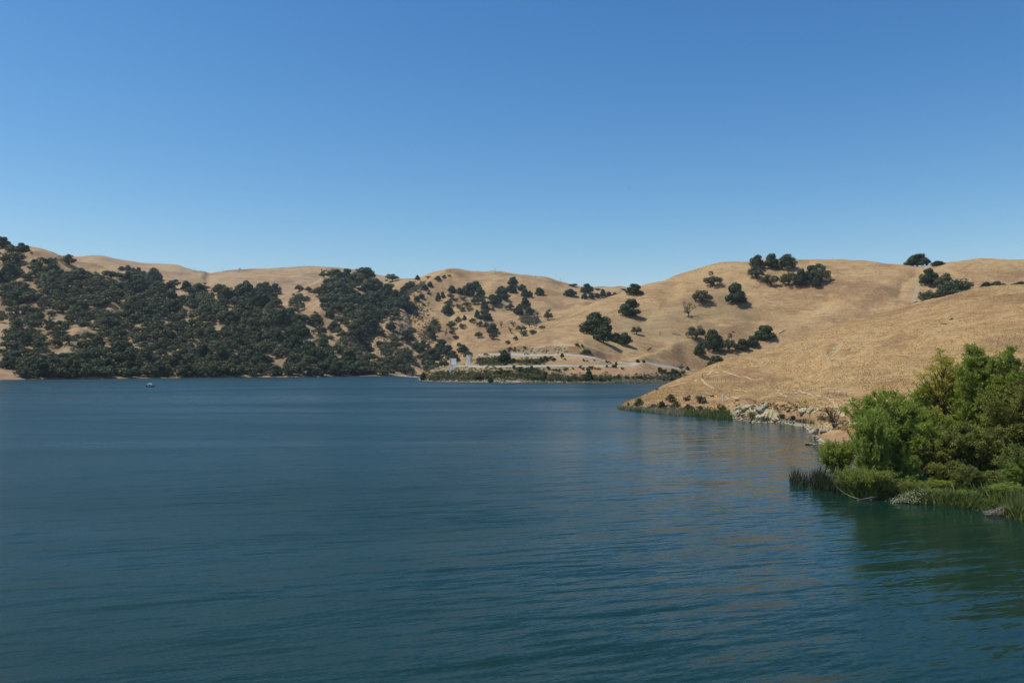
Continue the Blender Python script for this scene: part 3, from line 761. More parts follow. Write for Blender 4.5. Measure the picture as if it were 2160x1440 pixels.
PROTO['live'] = [make_oak('live', k) for k in range(6)]
PROTO['blue'] = [make_oak('blue', k) for k in range(6)]
PROTO['sparse'] = [make_snag(k) for k in range(3)]
def make_shrub(matkey, k, dense=True):
    """unit shrub 4 m wide, 3 m tall"""
    rr = random.Random(400 + k*7 + len(matkey)); lobes = []; mb = MB()
    for i in range(rr.randint(8, 12)):
        a = rr.uniform(0, 2*math.pi); rad = rr.uniform(0, 1.4); z = rr.uniform(0.6, 2.2 - rad*0.5); s = rr.uniform(0.45, 0.9)
        x, y = rad*math.cos(a), rad*math.sin(a); lobes.append((x, y, z, s, s*0.85))
        limb(mb, (x*0.15, y*0.15, -0.4), (x, y, z), 0.07, 0.02, rr, n=2)
    r = np.random.default_rng(k*31+5); V = []; F = []; b = 0
    for (cx, cy, cz, rx, rz) in lobes:
        n = int(120*rx); d = rand_unit(n, r); d = d[d[:, 2] > -0.7]; n = len(d)
        c = np.array([cx, cy, cz]) + d*np.array([rx, rx, rz])*(0.7+0.45*r.random(n)**1.4)[:, None]
        nr = d + 0.9*rand_unit(n, r); nr /= np.linalg.norm(nr, axis=1, keepdims=True)
        v, f = quads(c, nr, 0.13*(0.6+0.8*r.random(n)), 1.25, r); V.append(v); F.append(f+b); b += len(v)
    return trunk_mesh(mb, 'shrub_stems'), mesh_np('shrub_foliage', np.concatenate(V), np.concatenate(F), M[matkey])
for key in ('yellow', 'olive', 'grey', 'green', 'live'):
    PROTO['shrub_' + key] = [make_shrub(key, k) for k in range(3)]

def plant(kind, base, w, h, label, group=None, name=None, cat=None, lean=0.0, k=None):
    """w, h in metres; Empty at the foot, trunk and crown as parts"""
    shrub = kind.startswith('shrub'); W0, H0 = (4.0, 3.0) if shrub else (13.6, 11.2)
    tm, cm = random.choice(PROTO[kind]) if k is None else PROTO[kind][k]
    nm = name or ('shrub' if shrub else {'live': 'live_oak', 'blue': 'blue_oak', 'sparse': 'sparse_oak'}[kind])
    o = link(nm, None, loc=base, rot=(random.uniform(-.03,.03), lean, random.uniform(0, 6.28)) if not lean else (0, lean, 0))
    o.empty_display_size = 1
    o.scale = (w/W0, w/W0, h/H0)
    tag(o, label, cat or ('shrub' if shrub else 'tree'), group)
    link('stems' if shrub else 'trunk', tm, o); link('foliage' if shrub else 'crown', cm, o)
    return o
def plant_px(kind, px, py, wpx, hpx, label, group=None, sheets=None, sink=0.3, **kw):
    p = hit(px, py, sheets)
    if p is None:
        c = [s.crest(px) for s in (sheets or SHEETS) if s.x0 < px < s.x1]
        p = max(c, key=lambda q: (q.z - CAM_H)/q.y)
    s = p.y / FOC
    return plant(kind, p - Vector((0, 0, sink)), wpx*s, hpx*s, label, group, **kw)
ORD = ['leftmost', 'second from left', 'third from left', 'fourth from left', 'fifth from left', 'sixth from left', 'seventh from left', 'eighth from left', 'ninth from left', 'tenth from left']
def clump(where, group, items, sheets=None):
    """items: (kind, px, base y, width px, height px); each is told apart by its place in the named clump"""
    items = sorted(items, key=lambda t: t[1]); n = len(items)
    for i, (kind, x, y, w, h) in enumerate(items):
        what = {'live': 'dark live oak', 'blue': 'grey green oak', 'sparse': 'half bare oak', 'shrub_yellow': 'yellow green shrub', 'shrub_olive': 'olive shrub', 'shrub_grey': 'grey shrub', 'shrub_green': 'green shrub', 'shrub_live': 'dark low shrub'}[kind]
        pos = ORD[i] if i < n-1 or n == 1 else 'rightmost'
        if n == 1: lab = f'{what} {where}'
        else: lab = f'{what}, {pos} of {where}'
        plant_px(kind, x, y, w*1.12, h*1.08, lab, group, sheets)

# ---- right hill: every tree told apart
GR = 'oaks on the right hill'
R = [right]
for kind, x, y, w, h, lab in [
    ('live', 1336, 620, 36, 20, 'wide leaning oak on the skyline where right hill meets centre hill'),
    ('live', 1329, 667, 42, 35, 'round dark oak just below the skyline oak, above the big pair'),
    ('live', 1256, 707, 66, 46, 'biggest dark oak low on the left ridge above the upper road'),
    ('live', 1273, 723, 42, 38, 'oak in front of the biggest oak, its foot lower on the slope'),
    ('live', 1300, 722, 24, 20, 'small oak wedged between the big pair and the oak casting a long shadow'),
    ('live', 1317, 728, 30, 26, 'oak right of the big pair casting a long shadow on dry grass'),
    ('blue', 1343, 705, 24, 21, 'small lone oak right of the big pair on open grass'),
    ('blue', 1502, 604, 38, 31, 'upper left lone oak high on the right hill, casting a shadow'),
    ('blue', 1480, 640, 46, 34, 'broad grey green oak below the upper left lone oak'),
    ('live', 1554, 640, 44, 40, 'dense round oak alone right of the broad grey green oak'),
    ('sparse', 1452, 669, 29, 31, 'half dead thin oak alone in the middle of the slope'),
    ('blue', 1469, 716, 48, 35, 'pale domed oak left of the dark low group'),
    ('live', 1505, 740, 46, 43, 'dark oak, larger one of the low pair beside the pale domed oak'),
    ('blue', 1538, 742, 36, 38, 'oak on the right side of the low pair in the hollow'),
    ('live', 1476, 750, 30, 26, 'small dark oak lowest under the pale domed oak'),
    ('live', 1510, 781, 44, 29, 'round dark oak half hidden by the crest of the near hill'),
    ('live', 1566, 738, 34, 22, 'low dark oak left of the spreading oak on the fold of the hill'),
    ('live', 1588, 731, 30, 21, 'small dark oak touching the spreading oak on the fold'),
    ('live', 1613, 716, 50, 28, 'wide spreading oak on the fold above the near hill crest'),
    ('live', 1936, 562, 50, 25, 'lone large oak on the skyline beside the track saddle'),
    ('live', 1977, 559, 28, 9, 'low bushy oak on skyline right of the saddle oak')]:
    plant_px(kind, x, y, w*(0.96 if 1460 < x < 1630 and y > 700 else 1.1), h*1.08, lab, GR, R, lean=(0.12 if x == 1336 else 0.0))
clump('clump at the brow of the right hill', 'oak clump at the brow', [
    ('live', 1598, 566, 31, 27), ('blue', 1597, 588, 34, 28), ('blue', 1625, 602, 36, 28), ('live', 1628, 566, 30, 29), ('live', 1659, 567, 40, 30),
    ('blue', 1664, 603, 42, 40), ('live', 1690, 604, 26, 34), ('live', 1711, 592, 34, 30), ('blue', 1733, 594, 44, 38), ('live', 1721, 605, 20, 22)], R)
clump('oaks in the big grove beside the track', 'oak grove beside the track', [
    ('live', 1958, 600, 36, 31), ('blue', 1990, 606, 40, 35), ('blue', 2026, 617, 48, 36), ('blue', 2003, 622, 50, 34), ('blue', 1960, 640, 44, 32), ('live', 1990, 634, 40, 26), ('blue', 2012, 631, 50, 28), ('live', 2036, 626, 36, 20), ('live', 1932, 652, 40, 15), ('live', 1910, 655, 20, 8)], R)
clump('oaks behind the near crest at far right', 'oaks over the near crest', [('live', 2080, 616, 30, 20), ('live', 2103, 615, 34, 21), ('live', 2136, 609, 16, 10), ('live', 2152, 609, 34, 15), ('live', 2185, 606, 34, 18)], R)
# ---- centre hill
C_ = [centre]
def cc(where, group, items): clump(where, group, items, C_)
cc('small oaks on the centre hill skyline', 'small oaks near the centre skyline', [('live', 880, 591, 11, 10), ('shrub_live', 904, 586, 14, 5), ('live', 924, 591, 14, 9), ('live', 937, 586, 8, 6), ('blue', 948, 583, 7, 5)])
cc('oaks in the upper gully of the centre hill', 'oaks in the upper gully', [('live', 858, 608, 14, 11), ('live', 850, 615, 13, 11), ('live', 844, 623, 14, 8), ('blue', 872, 602, 9, 9), ('live', 907, 604, 12, 10), ('live', 897, 610, 14, 10)])
cc('oaks down the left gully of the centre hill', 'oaks in the left gully', [('blue', 905, 621, 10, 7), ('live', 889, 629, 14, 10), ('live', 879, 634, 14, 10), ('live', 859, 642, 14, 11), ('blue', 893, 644, 8, 7), ('blue', 878, 667, 11, 13)])
cc('oaks topping the centre hill wood', 'upper oaks of the centre wood', [('live', 924, 635, 11, 17), ('live', 934, 628, 11, 12), ('live', 953, 617, 18, 14), ('live', 969, 620, 15, 13), ('blue', 951, 630, 16, 14), ('blue', 946, 644, 22, 16)])
cc('dark upper bunch in the centre wood', 'dark bunch of the centre wood', [('live', 988, 624, 26, 26), ('live', 1003, 612, 26, 18), ('live', 1013, 627, 20, 20), ('live', 980, 617, 16, 14), ('blue', 1002, 642, 20, 18), ('blue', 1018, 641, 16, 15)])
cc('yellowish shrubs in the centre hill wood', 'yellow shrubs of the centre wood', [('shrub_yellow', 962, 634, 18, 10), ('shrub_yellow', 978, 632, 20, 12), ('shrub_olive', 984, 645, 24, 14), ('shrub_yellow', 967, 648, 18, 11), ('shrub_olive', 1006, 634, 18, 10), ('shrub_olive', 975, 656, 22, 10), ('shrub_olive', 990, 655, 18, 12)])
cc('diagonal dark group on the centre hill', 'diagonal oak group of the centre hill', [('live', 1058, 621, 26, 17), ('live', 1082, 602, 22, 17), ('live', 1080, 616, 22, 16), ('live', 1063, 632, 20, 21), ('live', 1040, 644, 26, 22), ('live', 1051, 640, 18, 20), ('live', 1023, 653, 18, 17)])
cc('pale shrubs under the diagonal dark group', 'pale shrubs under the oaks', [('shrub_grey', 1037, 654, 15, 9), ('shrub_olive', 1024, 653, 12, 8)])
cc('oaks on the upper right of the centre hill', 'upper right oaks of the centre hill', [('live', 1101, 613, 18, 13), ('live', 1107, 625, 16, 16), ('live', 1117, 626, 12, 13), ('live', 1138, 622, 22, 15), ('live', 1202, 624, 30, 14)])
cc('oaks round the tallest tree right of centre', 'oaks round the tallest tree', [('blue', 1075, 653, 22, 16), ('live', 1106, 652, 26, 24), ('live', 1094, 663, 22, 18), ('live', 1117, 663, 20, 16), ('sparse', 1134, 668, 18, 14), ('blue', 1156, 675, 20, 23)])
cc('oaks in the middle of the centre hill grass', 'middle oaks of the centre hill', [('live', 945, 663, 25, 21), ('live', 1024, 674, 29, 20), ('live', 1006, 670, 12, 16), ('blue', 997, 680, 16, 11), ('blue', 1012, 688, 16, 14), ('live', 979, 675, 10, 10)])
cc('oaks in the lower middle of the centre hill', 'lower middle oaks', [('blue', 1026, 694, 12, 18), ('live', 1039, 702, 23, 19), ('blue', 1040, 715, 20, 17), ('blue', 1010, 712, 18, 15), ('sparse', 1057, 691, 10, 12), ('sparse', 1082, 688, 17, 12), ('sparse', 1077, 702, 14, 13), ('blue', 1100, 699, 23, 16), ('sparse', 1116, 691, 13, 15), ('blue', 1104, 708, 17, 11)])
cc('oaks on the ridge edge above the road cut', 'oaks beside the ridge edge', [('blue', 1124, 704, 16, 11), ('blue', 1143, 693, 14, 8), ('blue', 1087, 717, 12, 10), ('blue', 1071, 725, 12, 9)])
cc('trees low on the centre hill, left side', 'left lower trees of the centre hill', [('blue', 953, 703, 14, 9), ('sparse', 940, 709, 10, 14), ('blue', 961, 714, 15, 9), ('live', 913, 716, 15, 20), ('live', 906, 700, 11, 13), ('shrub_yellow', 925, 697, 18, 16), ('shrub_yellow', 974, 692, 18, 15), ('blue', 951, 692, 23, 16), ('shrub_olive', 966, 680, 18, 15), ('blue', 917, 685, 17, 13)])
cc('oaks scattered left of the concrete panel', 'oaks left of the intake', [('live', 892, 732, 15, 14), ('live', 870, 729, 9, 12), ('blue', 903, 738, 16, 14), ('blue', 899, 754, 19, 16), ('shrub_olive', 860, 737, 11, 8)])
cc('oaks in the group behind the concrete panel', 'oaks behind the intake', [('live', 930, 739, 30, 22), ('blue', 924, 754, 25, 20), ('live', 945, 748, 26, 20), ('live', 955, 759, 28, 18), ('live', 975, 743, 26, 16), ('blue', 986, 757, 20, 18), ('blue', 938, 775, 20, 19), ('blue', 968, 733, 10, 14)])
cc('trees on the low saddle skyline', 'saddle skyline trees', [('shrub_live', 1208, 604, 31, 7), ('live', 1237, 618, 27, 18), ('live', 1233, 631, 15, 13), ('live', 1247, 630, 15, 13), ('live', 1260, 628, 13, 10), ('live', 1272, 628, 14, 17), ('live', 1284, 629, 15, 13), ('live', 1297, 627, 17, 10), ('shrub_live', 1261, 612, 16, 6), ('shrub_live', 1315, 612, 15, 5)])
# ---- far ridge and top of the left hill
clump('oaks in the clump on the far ridge', 'small clump on the far ridge', [('live', 257, 570, 15, 8), ('live', 269, 571, 14, 11), ('live', 281, 574, 12, 9), ('live', 291, 575, 13, 11)], [far, left])
clump('tiny bushes dotting the far grassy ridge', 'tiny bushes on the far ridge', [('shrub_live', 505, 566, 5, 3), ('shrub_live', 678, 570, 5, 4), ('blue', 815, 593, 8, 4)], [far])
clump('oaks on the left skyline at the picture edge', 'left skyline oaks', [('live', 6, 522, 30, 21), ('live', 22, 530, 22, 15), ('live', 46, 532, 30, 19), ('blue', 66, 535, 6, 6)], [left])
clump('tall thin tree on the skyline at the left edge', 'left skyline oaks', [('sparse', -2, 524, 12, 34)], [left])

# ---- woods on the left: coverage read off the photograph, 40 x 25 pixel cells
WOOD = {
 525: '51000000000000000000000',
 550: '95640000000000000100000',
 575: '86997648500000012675300',
 600: '85767899957697534899530',
 625: '77688878889999553789820',
 650: '65777767767899565689810',
 675: '56777777775498455588320',
 700: '55416757876589763474430',
 725: '77417777658888876655753',
 750: '48899999568998787887577',
 775: '18899999948997585886748'}
wood_pts = []
def region_name(x, y, kind, sz):
    side = ('leftmost' if x < 90 else 'far left' if x < 190 else 'left' if x < 300 else 'left middle' if x < 420 else 'central' if x < 540 else 'middle' if x < 640 else 'right middle' if x < 740 else 'right')
    tone = {'live': 'dark live oak', 'blue': 'grey green oak', 'shrub_yellow': 'yellowing shrub', 'sparse': 'half bare oak', 'shrub_olive': 'olive bush'}[kind]
    size = 'small' if sz < 0.78 else 'large' if sz > 1.05 else 'middling'
    band = ('at the shore' if y > 780 else 'just above the shore' if y > 755 else 'on the lower slope' if y > 715 else 'halfway up' if y > 675 else 'on the upper slope' if y > 630 else 'near the top')
    hill = 'middle spur' if x > 600 else 'left hill'
    return f'{size} {tone} {band}, {side} wood, {hill}', f'oaks {band} in the {side} wood'
for y0, row in WOOD.items():
    for c, ch in enumerate(row):
        k = int(ch)
        if not k: continue
        nn = k / 9 * 3.3
        n = int(nn) + (random.random() < nn - int(nn))
        for i in range(n):
            for tries in range(14):
                x = c*40 + random.uniform(0, 40); y = y0 + random.uniform(0, 25) + 8
                if y > 797: y = random.uniform(788, 796)
                if all(abs(x-q[0]) > 8.5 or abs(y-q[1]) > 4.2 for q in wood_pts[-260:]): break
            wood_pts.append((x, y))
counts = {'live': 0, 'blue': 0}
for (x, y) in wood_pts:
    p = None
    for dy in (0, -2, -4, -6, 3):
        p = hit(x, y + dy, [left, spur, centre, far])
        if p is not None and p.z > 0.6: break
    if p is None or p.z < 0.6: continue
    pn = vnoise(np.array(x/55.0), np.array(y/28.0), 91)
    shade = 1.0 if (x > 690 and y < 700) or (350 < x < 600 and y < 660) else 0.0
    kind = 'live' if (random.random() < 0.12 + 0.6*(float(pn) - 0.35) + 0.35*shade or y > 765 and random.random() < 0.3) else 'blue'
    r_ = random.random()
    if r_ < 0.035: kind = 'shrub_yellow'
    elif r_ < 0.06: kind = 'shrub_olive'
    elif r_ < 0.085: kind = 'sparse'
    base = {'live': (36, 28), 'blue': (35, 25), 'shrub_yellow': (17, 11), 'shrub_olive': (17, 11), 'sparse': (26, 22)}[kind]
    sz = random.uniform(0.62, 1.2) * (1.12 if y > 750 else 0.92 if y < 620 else 1.0)
    s = p.y / FOC
    lab, grp = region_name(x, y, kind, sz)
    plant(kind, p - Vector((0, 0, 0.4)), base[0]*sz*s, base[1]*sz*s*random.uniform(0.85, 1.1), lab, grp)

# the far woods close up between the single trees: one mass
def woodland(name, n, seed, label):
    r = random.Random(seed); rn = np.random.default_rng(seed); T = []
    for k in range(5):
        d = []; 
        for _ in range(11):
            a = r.uniform(0, 6.28); rad = r.uniform(0, 4.2); z = r.uniform(3.0, 8.6 - rad*0.7); sz = r.uniform(1.8, 2.9)
            q = rand_unit(34, rn); q[:, 2] = np.where(q[:, 2] < -0.35, -q[:, 2], q[:, 2])
            c = np.array([rad*math.cos(a), rad*math.sin(a), z]) + q*sz*np.array([1, 1, .75]); nr = q + .5*rand_unit(34, rn); nr /= np.linalg.norm(nr, axis=1, keepdims=True)
            d.append(quads(c, nr, .62*(.6+.8*rn.random(34)), 1.0, rn)[0])
        T.append(np.concatenate(d))
    cells = [(c, y0, int(ch)) for y0, row in WOOD.items() for c, ch in enumerate(row) if int(ch) >= 4]; w = [(k/9)**2.3 for _, _, k in cells]; V = []; MI = []
    for c, y0, k in r.choices(cells, w, k=n):
        x = c*40 + r.uniform(0, 40); y = y0 + r.uniform(0, 25) + 8; y = min(y, r.uniform(790, 797))
        p = hit(x, y, [left, spur])
        if p is None or p.z < 0.8: continue
        g = fbm(np.array(x/60.), np.array(y/26.), 55, 3)
        if float(g) < -0.24: continue
        s_ = p.y/FOC*r.uniform(22, 33)/13.6; t = T[r.randrange(5)]; a = r.uniform(0, 6.28); ca, sa = math.cos(a), math.sin(a)
        V.append(np.stack([(t[:,0]*ca - t[:,1]*sa)*s_ + p.x, (t[:,0]*sa + t[:,1]*ca)*s_ + p.y, t[:,2]*s_*.95 + p.z - .6], 1)); MI += [2 if r.random() < .05 else 1 if r.random() < .68 - .5*float(g) else 0]*(len(t)//4)
    V = np.concatenate(V)
    return tag(link(name, mesh_np(name, V, np.arange(len(V)).reshape(-1, 4), None, mats=[M['live'], M['blue'], M['olive']], midx=np.array(MI))), label, 'wood', kind='stuff')
woodland('oak_wood', 1450, 17, 'dense oak wood filling the gullies of the left hills')

# ------------------------------------------------------------------ promontory shrubs
def where_prom(x, y):
    if y > 798: b = 'at the promontory waterline'
    elif y > 784: b = 'low on the bank'
    elif y > 774: b = 'just below the lower road'
    elif y > 757: b = 'between the two roads'
    else: b = 'on the road cut'
    s = ('left of the concrete panel' if x < 947 else 'under the concrete panel' if x < 970 else 'under the tower' if x < 1005 else 'right of the tower' if x < 1045 else 'below the dark car side' if x < 1080 else 'below the white pickup' if x < 1130 else 'left of the fishing boat' if x < 1190 else 'near the fishing boat' if x < 1250 else 'right of the fishing boat' if x < 1300 else 'before the road fork' if x < 1340 else 'under the road fork' if x < 1380 else 'right of the road fork' if x < 1415 else 'in the cove corner')
    return f'{b}, {s}'
def shrubs(n, poly, keys, wr, grp, sheets=R, hr=(0.6, 0.85), spread=6):
    tot = len(poly) - 1
    for i in range(n):
        t = random.uniform(0, tot); k = min(int(t), tot-1); f = t - k
        x = poly[k][0]*(1-f) + poly[k+1][0]*f; y = poly[k][1]*(1-f) + poly[k+1][1]*f + random.uniform(-spread, spread)
        kind = random.choice(keys); w = random.uniform(*wr)
        p = hit(x, y, sheets)
        if p is None or p.z < 0.15: continue
        s = p.y/FOC; tone = {'shrub_green': 'green', 'shrub_olive': 'olive', 'shrub_grey': 'grey', 'shrub_yellow': 'yellow green', 'shrub_live': 'dark green'}[kind]
        plant(kind, p - Vector((0,0,0.2)), w*s, w*s*random.uniform(*hr), f'{size_word(w, wr)} {tone} shrub {where_prom(x, y)}', f'{grp}')
def size_word(w, wr): return ('small', 'middling', 'large')[min(2, int(3*(w-wr[0])/(wr[1]-wr[0])))]
G_, O_, Y_, E_, L_ = 'shrub_green', 'shrub_olive', 'shrub_grey', 'shrub_yellow', 'shrub_live'
shrubs(60, [(895, 796), (960, 793), (1060, 791), (1100, 790)], [O_, O_, Y_, G_, E_], (7, 13), 'shrubs under the intake', spread=8)
shrubs(34, [(1040, 785), (1110, 784), (1180, 788)], [G_, L_, G_, O_], (10, 18), 'green scrub below the road', spread=7)
shrubs(38, [(1110, 800), (1190, 803), (1280, 803), (1300, 802)], [G_, G_, L_, O_], (11, 19), 'waterline shrubs of the promontory', spread=3)
shrubs(22, [(1290, 797), (1340, 800), (1400, 800), (1440, 797)], [G_, G_, O_, Y_], (9, 15), 'waterline shrubs of the promontory', spread=3)
shrubs(26, [(1380, 782), (1420, 788), (1445, 790)], [G_, L_, Y_], (9, 14), 'shrubs at the cove end', spread=5)
shrubs(18, [(1055, 768), (1100, 766), (1140, 764), (1170, 757)], [G_, L_, G_, O_], (10, 17), 'dark scrub between the roads', spread=4)
shrubs(20, [(1005, 762), (1050, 763), (1075, 760)], [O_, Y_, O_], (6, 10), 'scrub beside the tower', spread=6)
shrubs(15, [(1050, 742), (1090, 738), (1120, 731)], [Y_, O_, Y_], (6, 10), 'scrub on the road cut', spread=5)
shrubs(11, [(1195, 722), (1225, 728), (1235, 742), (1225, 745)], [Y_, O_, G_], (6, 11), 'scrub on the road cut', spread=4)
shrubs(12, [(1235, 745), (1245, 742)], [O_, G_], (8, 12), 'scrub on the road cut', spread=3)
shrubs(18, [(1190, 780), (1250, 777), (1320, 776)], [G_, L_, Y_], (7, 12), 'shrubs along the lower road', spread=3)
shrubs(12, [(1160, 755), (1260, 762), (1310, 766)], [L_, Y_, O_], (6, 9), 'shrubs along the upper road', spread=2)
for x, y, w, h, kd, lab in [(1064, 763, 30, 26, 'live', 'tall dark green bush between the roads right of the tower'), (893, 803, 15, 19, 'live', 'dark green tree at the left tip of the promontory'),
    (1035, 806, 13, 13, 'live', 'very dark bush at the waterline under the tower'), (931, 805, 13, 22, 'blue', 'upright green bush at waterline below the concrete panel'),
    (1010, 800, 26, 17, 'blue', 'broad light green bush below the tower'), (1242, 800, 20, 20, 'live', 'tallest green bush at the waterline beside the fishing boat'), (1300, 770, 7, 8, 'live', 'single dark bush between the roads near their fork'), (1186, 752, 9, 8, 'live', 'round dark bush on edge of the upper road'),
    (1345, 764, 10, 8, 'live', 'first dark bush above the road fork'), (1358, 765, 8, 7, 'live', 'second dark bush above the road fork'), (1437, 778, 14, 11, 'blue', 'light green bush above the road at the cove end'), (1451, 780, 9, 8, 'live', 'dark bush beside the near hill crest at the cove end')]:
    plant_px(kd, x, y, w, h, lab, 'larger bushes of the promontory', R, name='bush', cat='bush')

# small scrub nobody could count: one object per area
def tiny_scrub(name, n, polys, matkeys, wr, sheets, seed):
    r = random.Random(seed); rn = np.random.default_rng(seed); C = []; S = []
    for i in range(n):
        poly, spread = r.choice(polys); t = r.uniform(0, len(poly)-1); k = min(int(t), len(poly)-2); f = t-k
        x = poly[k][0]*(1-f)+poly[k+1][0]*f + r.gauss(0, spread*0.3); y = poly[k][1]*(1-f)+poly[k+1][1]*f + r.gauss(0, spread*0.5)
        p = hit(x, y, sheets)
        if p is None or p.z < 0.2: continue
        C.append(p[:]); S.append(r.uniform(*wr)*p.y/FOC*0.5)
    C = np.array(C); S = np.array(S); q = 34
    d = rand_unit(len(C)*q, rn); d[:, 2] = abs(d[:, 2]); sc = np.repeat(S, q)
    c = np.repeat(C, q, axis=0) + d*sc[:, None]*np.array([1, 1, 0.9])*(0.6+0.5*rn.random(len(sc)))[:, None]
    nr = d + 0.8*rand_unit(len(d), rn); nr /= np.linalg.norm(nr, axis=1, keepdims=True)
    v, f = quads(c, nr, sc*0.22, 1.2, rn)
    mi = np.repeat(rn.integers(0, len(matkeys), len(C)), q)
    return tag(link(name, mesh_np(name, v, f, None, mats=[M[k] for k in matkeys], midx=mi)), 'low grey green scrub covering ' + {'scrub_centre': 'the left flank of the centre hill', 'scrub_promontory': 'the promontory slopes', 'scrub_near': 'the near hill shoreline'}[name], 'scrub', kind='stuff')
tiny_scrub('scrub_centre', 2000, [([(800, 735), (840, 700), (870, 665), (900, 650)], 26), ([(845, 625), (870, 612), (895, 602)], 9), ([(890, 715), (920, 690)], 22), ([(730, 735), (760, 715), (775, 740)], 22), ([(1100, 672), (1135, 678)], 10)], ['grey', 'olive', 'olive'], (3, 6.5), [centre, spur], 5)
tiny_scrub('scrub_promontory', 3400, [([(890, 798), (1000, 793), (1150, 791)], 13)]*4 + [([(1150, 795), (1300, 800), (1440, 797)], 9), ([(1150, 795), (1300, 800), (1440, 797)], 9), ([(1008, 762), (1060, 763)], 8), ([(1010, 762), (1090, 763), (1150, 763)], 6), ([(1110, 799), (1300, 803)], 6)], ['grey', 'olive', 'green', 'olive'], (3, 8), R, 6)

# ------------------------------------------------------------------ near hill: shoreline plants, grass, rocks, fence
NR = [near]
for x, y, w, h, kd, lab in [
    (1347, 856, 26, 24, G_, 'bright green bush at the tip of the near point'), (1326, 856, 10, 14, L_, 'small dark bush standing at the water left of the bright bush'),
    (1378, 858, 12, 17, O_, 'narrow olive bush right of the bright green bush at the tip'), (1398, 862, 30, 26, L_, 'dark green bush at the water right of the near point'),
    (1416, 848, 30, 24, O_, 'olive bush behind the dark green one, upper of the pair'), (1425, 860, 30, 20, O_, 'low olive bush in the middle of the shoreline row'),
    (1446, 846, 22, 20, Y_, 'grey brown bush on the slope above the shoreline row'), (1452, 862, 24, 16, O_, 'last low olive bush left of the reeds'),
    (1478, 850, 36, 26, Y_, 'large grey green bush above the green reeds'), (1453, 838, 11, 10, Y_, 'small grey bush beside the large grey green one'),
    (1503, 836, 14, 11, O_, 'small olive bush up slope right of the large grey green bush'), (1477, 864, 22, 14, O_, 'low bush under the large grey green bush'),
    (1522, 868, 24, 26, E_, 'yellow green bush beside the white post'), (1555, 846, 12, 12, O_, 'small olive bush on the brow left of the rock'),
    (1588, 880, 28, 19, E_, 'reddish olive bush between the pale rocks'), (1567, 880, 8, 17, G_, 'slender green bush in front of the pale rock'),
    (1650, 881, 32, 14, O_, 'low olive bush on the shore right of the pale rock'), (1675, 883, 26, 14, L_, 'dark low bush on the shore left of the small cliff'),
    (1664, 866, 14, 9, Y_, 'grey bush on top of the bank right of the rock'), (1733, 885, 18, 15, E_, 'yellow green bush near the small headland'),
    (1752, 888, 14, 16, E_, 'slender yellow bush left of the bare twiggy one'), (1734, 913, 11, 12, G_, 'small green bush on the grey rock'),
    (1386, 822, 13, 8, Y_, 'small grey bush on the crest near the tip'), (1351, 830, 8, 6, Y_, 'tiny bush on the crest beside the tip'), (1365, 824, 6, 4, O_, 'tiny olive bush on the crest between two others'),
    (1990, 683, 16, 6, O_, 'lower small olive bush on the open near slope'), (2008, 674, 14, 6, O_, 'upper small olive bush on the open near slope')]:
    plant_px(kd, x, y, w, h, lab, 'shoreline bushes of the near hill', NR, name='bush', cat='bush')
tiny_scrub('scrub_near', 620, [([(1340, 858), (1450, 866), (1520, 868)], 8), ([(1550, 856), (1700, 862)], 12), ([(1640, 884), (1720, 892)], 5), ([(1730, 880), (1790, 900)], 14)], ['grey', 'olive', 'green'], (3, 8), NR, 9)
# bare twiggy shrub near the small headland
p = hit(1760, 905, NR); s = p.y/FOC
tw = link('twiggy_shrub', None, loc=p); tag(tw, 'bare twiggy shrub standing on reddish soil near the small headland', 'shrub')
mb = MB(); rr = random.Random(5)
for i in range(9):
    a = rr.uniform(0, 6.28); L = rr.uniform(2.2, 3.6); t = Vector((math.cos(a)*L*0.4, math.sin(a)*L*0.4, L)); limb(mb, (0,0,-0.2), t, 0.06, 0.025, rr)
    for j in range(4): limb(mb, t*rr.uniform(.4,.9), t*rr.uniform(.8,1.05) + Vector((rr.uniform(-.6,.6), rr.uniform(-.6,.6), rr.uniform(0,.5))), 0.03, 0.015, rr, n=2)
mb.build('stems', M['bark'], tw)
c = np.array([[rr.gauss(0, .7), rr.gauss(0, .7), rr.uniform(1.2, 3.4)] for _ in range(260)])
v, f = quads(c, rand_unit(260), np.full(260, 0.07), 1.4); link('foliage', mesh_np('twig_leaves', v, f, M['olive']), tw)

def blades(name, base, height, width, mat, lean=0.35, seed=1, label=None, cat=None, bend=True):
    """thin upright blades: two triangles each"""
    r = np.random.default_rng(seed); n = len(base); base = np.asarray(base)
    a = r.random(n)*2*np.pi; side = np.stack([np.cos(a), np.sin(a), np.zeros(n)], 1)*width[:, None]*0.5
    ln = np.stack([r.normal(size=n)*lean, r.normal(size=n)*lean, np.ones(n)], 1)*height[:, None]
    mid = base + ln*0.55*np.array([0.7, 0.7, 1]); tip = base + ln
    V = np.stack([base-side, base+side, mid+side*0.8, tip, mid-side*0.8], 1).reshape(-1, 3); F = np.arange(5*n).reshape(n, 5)
    return tag(link(name, mesh_np(name, V, F, mat)), label, cat, kind='stuff')

